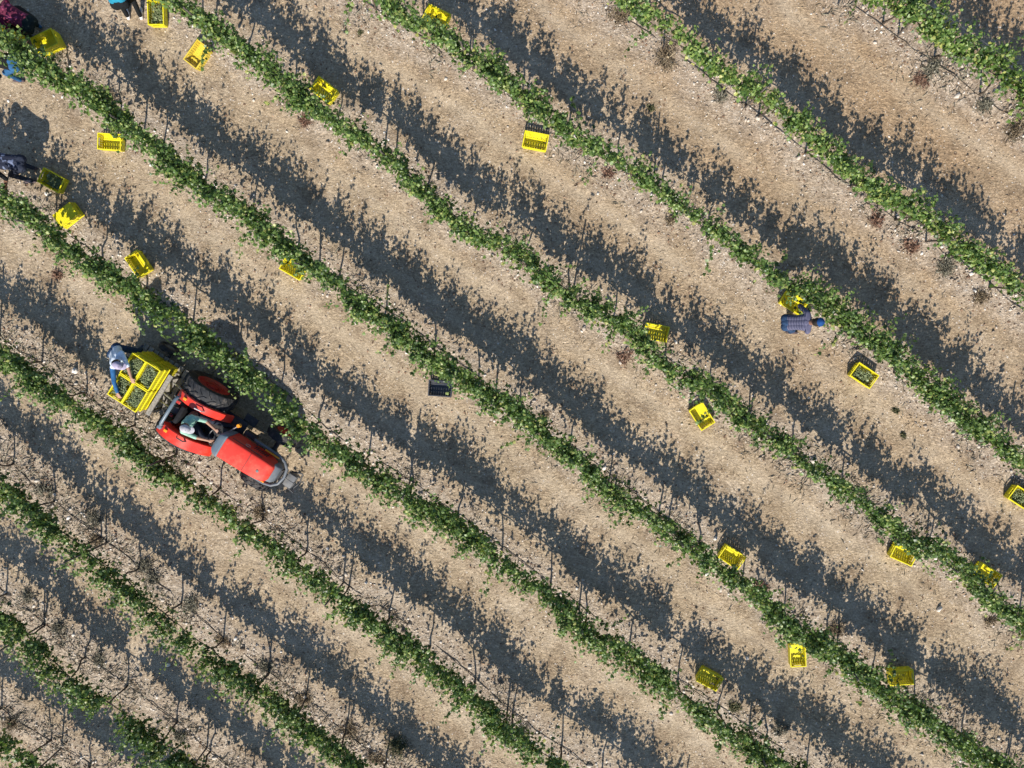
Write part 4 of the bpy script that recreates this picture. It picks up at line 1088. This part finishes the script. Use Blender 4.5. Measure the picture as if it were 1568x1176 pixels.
    HM = Matrix(((*hf,), (*hs,), (*hu,))).transposed().to_4x4(); HM.translation = hc
    bm = bmesh.new(); bmesh.ops.create_uvsphere(bm, u_segments=28, v_segments=16, radius=1.0)
    bmesh.ops.delete(bm, geom=[v for v in bm.verts if v.co.x > 0.50 - 0.55 * v.co.z * 0 and v.co.z < 0.45 or v.co.z < -0.62], context='VERTS')
    for v in bm.verts: v.co = HM @ Vector((v.co.x * .103 - .004, v.co.y * .0845, v.co.z * .120 + .002))
    me = bpy.data.meshes.new('hair'); bm.to_mesh(me); bm.free(); me.materials.append(M['hair']); me.shade_smooth(); link(bpy.data.objects.new('hair', me), root)
    if cap:
        bm = bmesh.new(); bmesh.ops.create_uvsphere(bm, u_segments=28, v_segments=20, radius=1.0)
        bmesh.ops.delete(bm, geom=[v for v in bm.verts if v.co.z < 0.16], context='VERTS')
        for v in bm.verts:
            k = 1 + 0.012 * math.cos(6 * math.atan2(v.co.y, v.co.x)); v.co = HM @ Vector((v.co.x * .113 * k, v.co.y * .094 * k, v.co.z * .118 + .018))
        n = 14; ring = []
        for k in range(n + 1):
            a = -1.25 + 2.5 * k / n
            ring.append((Vector((.107 * math.cos(a), .091 * math.sin(a), .044)), Vector((.085 + .105 * math.cos(a * .95), .086 * math.sin(a) , .030 - .010 * math.sin(a) ** 2))))
        for off in (0, -.005):
            vs = [(bm.verts.new(HM @ (p + Vector((0, 0, off)))), bm.verts.new(HM @ (q + Vector((0, 0, off))))) for p, q in ring]
            for A, B in zip(vs, vs[1:]): bm.faces.new((A[0], A[1], B[1], B[0]))
        bmesh.ops.create_icosphere(bm, subdivisions=1, radius=.010, matrix=HM @ Matrix.Translation((0, 0, .137)))
        me = bpy.data.meshes.new('cap'); bm.to_mesh(me); bm.free(); me.materials.append(M[cap]); me.shade_smooth()
        link(bpy.data.objects.new('cap', me), root)
    return root
def place_bend(label, hip_px, hip_h, feet_px, face_deg, torso_deg, wrist_px, **kw):
    """a bending picker: root on the ground between the feet"""
    f = G(*feet_px); rz = img_angle(feet_px[0], feet_px[1], face_deg)
    inv = (Matrix.Translation(f) @ Matrix.Rotation(rz, 4, 'Z')).inverted()
    hip = inv @ G(*hip_px, hip_h)
    hip.x = max(-0.34, min(0.12, hip.x)); hip.y = max(-.12, min(.12, hip.y))
    wr = [inv @ G(*w) for w in wrist_px]
    zf = gz(f.x, f.y)
    return person(label, (f.x, f.y, zf), rz, hip, torso_deg, [(0.0, .14, .0), (-0.03, -.14, .0)], wr, **kw)

place_bend('person in a navy and white striped shirt and blue cap bending towards the vines', (1206, 494), .90, (1210, 498), -2, 40,
           [(1232, 474, .80), (1239, 476, .85)], shirt='stripe', sleeve='stripe', torso_len=0.45, bulk=0.9, legs='denim_dark', shoe='shoe_dark', skin='skin_dark', cap='blue_cap', elbow_pole=((-1, .9, .1), (.2, -.6, -1)))
place_bend('person in a maroon top, dark skirt and blue cap crouching beside the nested crates', (42, 36), .56, (55, 49), 208, 62,
           [(10, 46, .55), (-2, 40, .6)], shirt='maroon_print', sleeve='maroon', legs='dark_green', shoe='denim', skin='skin', cap='blue_cap', long_sleeve=(True, True), skirt='black_cloth', bulk=1.12)
place_bend('person in a black top and blue jeans bending at the left edge of the photo', (21, 96), .80, (35, 114), 188, 70,
           [(-12, 110, .62), (-14, 98, .62)], shirt='black_cloth', sleeve='black_cloth', legs='denim', shoe='shoe_dark', skin='skin', cap=None)
place_bend('person in dark clothes with turquoise top and white shoe at the top edge', (193, 1), .86, (208, 25), 262, 24,
           [(184, -12, .8), (206, -14, .8)], shirt='turquoise', sleeve='black_cloth', legs='black_cloth', shoe='shoe_white', skin='skin', cap='navy_cap', long_sleeve=(True, True), bulk=1.1)
place_bend('person in a black printed shirt bending with an arm in the vines, left edge', (28, 249), .74, (52, 268), 184, 66,
           [(9, 287, .66), (-6, 276, .7)], shirt='print', sleeve='black_cloth', legs='trousers', shoe='shoe_dark', skin='skin_dark', cap='navy_cap', bulk=1.0)
# the loader leaning over the trailer crates
hw = T_INV @ G(183, 563, 1.52)
lx, ly = hw.x - 0.46, hw.y
base = T_MAT @ Vector((lx, ly, 0)); inv = (Matrix.Translation(base) @ Matrix.Rotation(T_ANG, 4, 'Z')).inverted()
person('person in pale blue shirt and lavender cap leaning over the trailer crates', (base.x, base.y, gz(base.x, base.y)), T_ANG, (-0.06, 0, .90), 38, [(0.04, .14, 0), (-.06, -.14, 0)],
       [inv @ G(206, 592, 1.16), inv @ G(181.5, 611, 1.16)], shirt='pale_blue', sleeve='pale_blue', legs='denim_dark', shoe='shoe_dark', skin='skin', cap='lavender_cap',
       sleeve2='blue_sleeve', long_sleeve=(False, True), elbow_pole=((-.3, 1, .3), (-.3, -1, .4)), head_drop=20)
# the driver
person('person in a green shirt and pale cap driving the red tractor', T_ORG, T_ANG, (0.06, -0.01, .86), 14, [(0.74, .20, .485), (0.72, -.20, .485)],
       [Vector((0.66, .15, 1.10)), Vector((0.66, -.13, 1.10))], shirt='green_shirt', sleeve='green_shirt', legs='trousers', shoe='shoe_dark', skin='skin', cap='grey_cap',
       elbow_pole=((-.3, .8, -.8), (-.3, -.8, -.8)), bulk=1.12, head_drop=16, knees=((.3, .25, 1), (.3, -.25, 1)))

# ------------------------------------------------------------------ no trunk or post stands in a crate
CR_ = [(o.location.copy(), o.rotation_euler.z) for o in bpy.data.objects if o.get('category') == 'crate' and o.location.z < 0.15]
def in_crate(x, y, m=0.05):
    for l, a in CR_:
        dx, dy = x - l.x, y - l.y; u, v = dx * math.cos(a) + dy * math.sin(a), -dx * math.sin(a) + dy * math.cos(a)
        if abs(u) < CL / 2 + m and abs(v) < CW / 2 + m: return True
    return False
movers = [(o, i) for o, i, p in VINES] + [(o, None) for o in bpy.data.objects if o.get('category') == 'post']
for o, i in movers:
    if not in_crate(o.location.x, o.location.y): continue
    if i is None: i = int(np.argmin([((b - np.array(o.location[:2])) ** 2).sum(1).min() for b in BASE]))
    k = int(np.argmin(((BASE[i] - np.array(o.location[:2])) ** 2).sum(1))); _, t = row_at(i, k * 0.1)
    for d in (.06, -.06, .12, -.12, .18, -.18, .24, -.24, .3, -.3, .36, -.36, .42, -.42, .5, -.5):
        if not in_crate(o.location.x + t[0] * d, o.location.y + t[1] * d):
            o.location.x += t[0] * d; o.location.y += t[1] * d; break

# ------------------------------------------------------------------ vine labels
pos = np.array([v[2] for v in VINES])
named = {}
for xy, phrase in CRATE_SPOTS:
    d = np.linalg.norm(pos - xy, axis=1)
    for k in np.argsort(d)[:6]:
        if k not in named and d[k] < 0.95: named[k] = phrase; break
xy = T_MAT @ Vector((1.78, 0.9, 0)); k = int(np.argmin(np.linalg.norm(pos - np.array([xy.x, xy.y]), axis=1)))
named.setdefault(k, 'the front wheel of the tractor')
for k, (o, i, p) in enumerate(VINES):
    if k in named: tag(o, 'leafy grapevine growing right beside ' + named[k], 'grapevine', 'grapevines of the ' + ROWDESC[i])
    else: tag(o, 'leafy green grapevine in the ' + ROWDESC[i] + ', clear of crates', 'grapevine', 'grapevines of the ' + ROWDESC[i])

# ------------------------------------------------------------------ light and camera
SUN_EL = math.radians(40.5)
sd = Vector((0.10, 0.995, 0)).normalized()
dirv = Vector((sd.x * math.cos(SUN_EL), sd.y * math.cos(SUN_EL), -math.sin(SUN_EL)))
sun = bpy.data.lights.new('sun', 'SUN'); sun.energy = 4.6; sun.angle = math.radians(0.53); sun.color = (1.0, 0.94, 0.85)
so = link(bpy.data.objects.new('sun', sun)); so.rotation_euler = dirv.to_track_quat('-Z', 'Y').to_euler(); so.location = (0, 0, 30)
w = bpy.data.worlds.new('World'); scene.world = w; w.use_nodes = True
nt = w.node_tree; bg = nt.nodes['Background']
sky = nt.nodes.new('ShaderNodeTexSky'); sky.sky_type = 'NISHITA'; sky.sun_disc = False
sky.sun_elevation = SUN_EL; sky.sun_rotation = math.atan2(-sd.x, -sd.y); sky.air_density = 1.0; sky.dust_density = 0.4; sky.ozone_density = 3.0
gn = nt.nodes.new('ShaderNodeMix'); gn.data_type = 'RGBA'; gn.blend_type = 'MULTIPLY'; gn.inputs[0].default_value = 1.0; gn.inputs[7].default_value = (0.97, 0.99, 1.02, 1)
nt.links.new(sky.outputs[0], gn.inputs[6]); nt.links.new(gn.outputs[2], bg.inputs[0]); bg.inputs[1].default_value = 0.10
cam = bpy.data.cameras.new('camera'); cam.sensor_width = 36; cam.lens = 36 * FPX / 1568; cam.clip_end = 3000
co = link(bpy.data.objects.new('camera', cam))
mt = Matrix(((*CR,), (*CU,), (*(-CF),))).transposed().to_4x4(); mt.translation = (0, 0, CAM_H)
co.matrix_world = mt
scene.camera = co
scene.view_settings.view_transform = 'Standard'; scene.view_settings.look = 'None'; scene.view_settings.gamma = 1; scene.view_settings.exposure = 0.60

for o in bpy.data.objects:
    if 'label' in o and not 4 <= len(o['label'].split()) <= 16: print('LABEL', len(o['label'].split()), o['label'])
print('leaves', sum(len(o.data.polygons) for o in bpy.data.objects if o.name.startswith('foliage')) // 12)
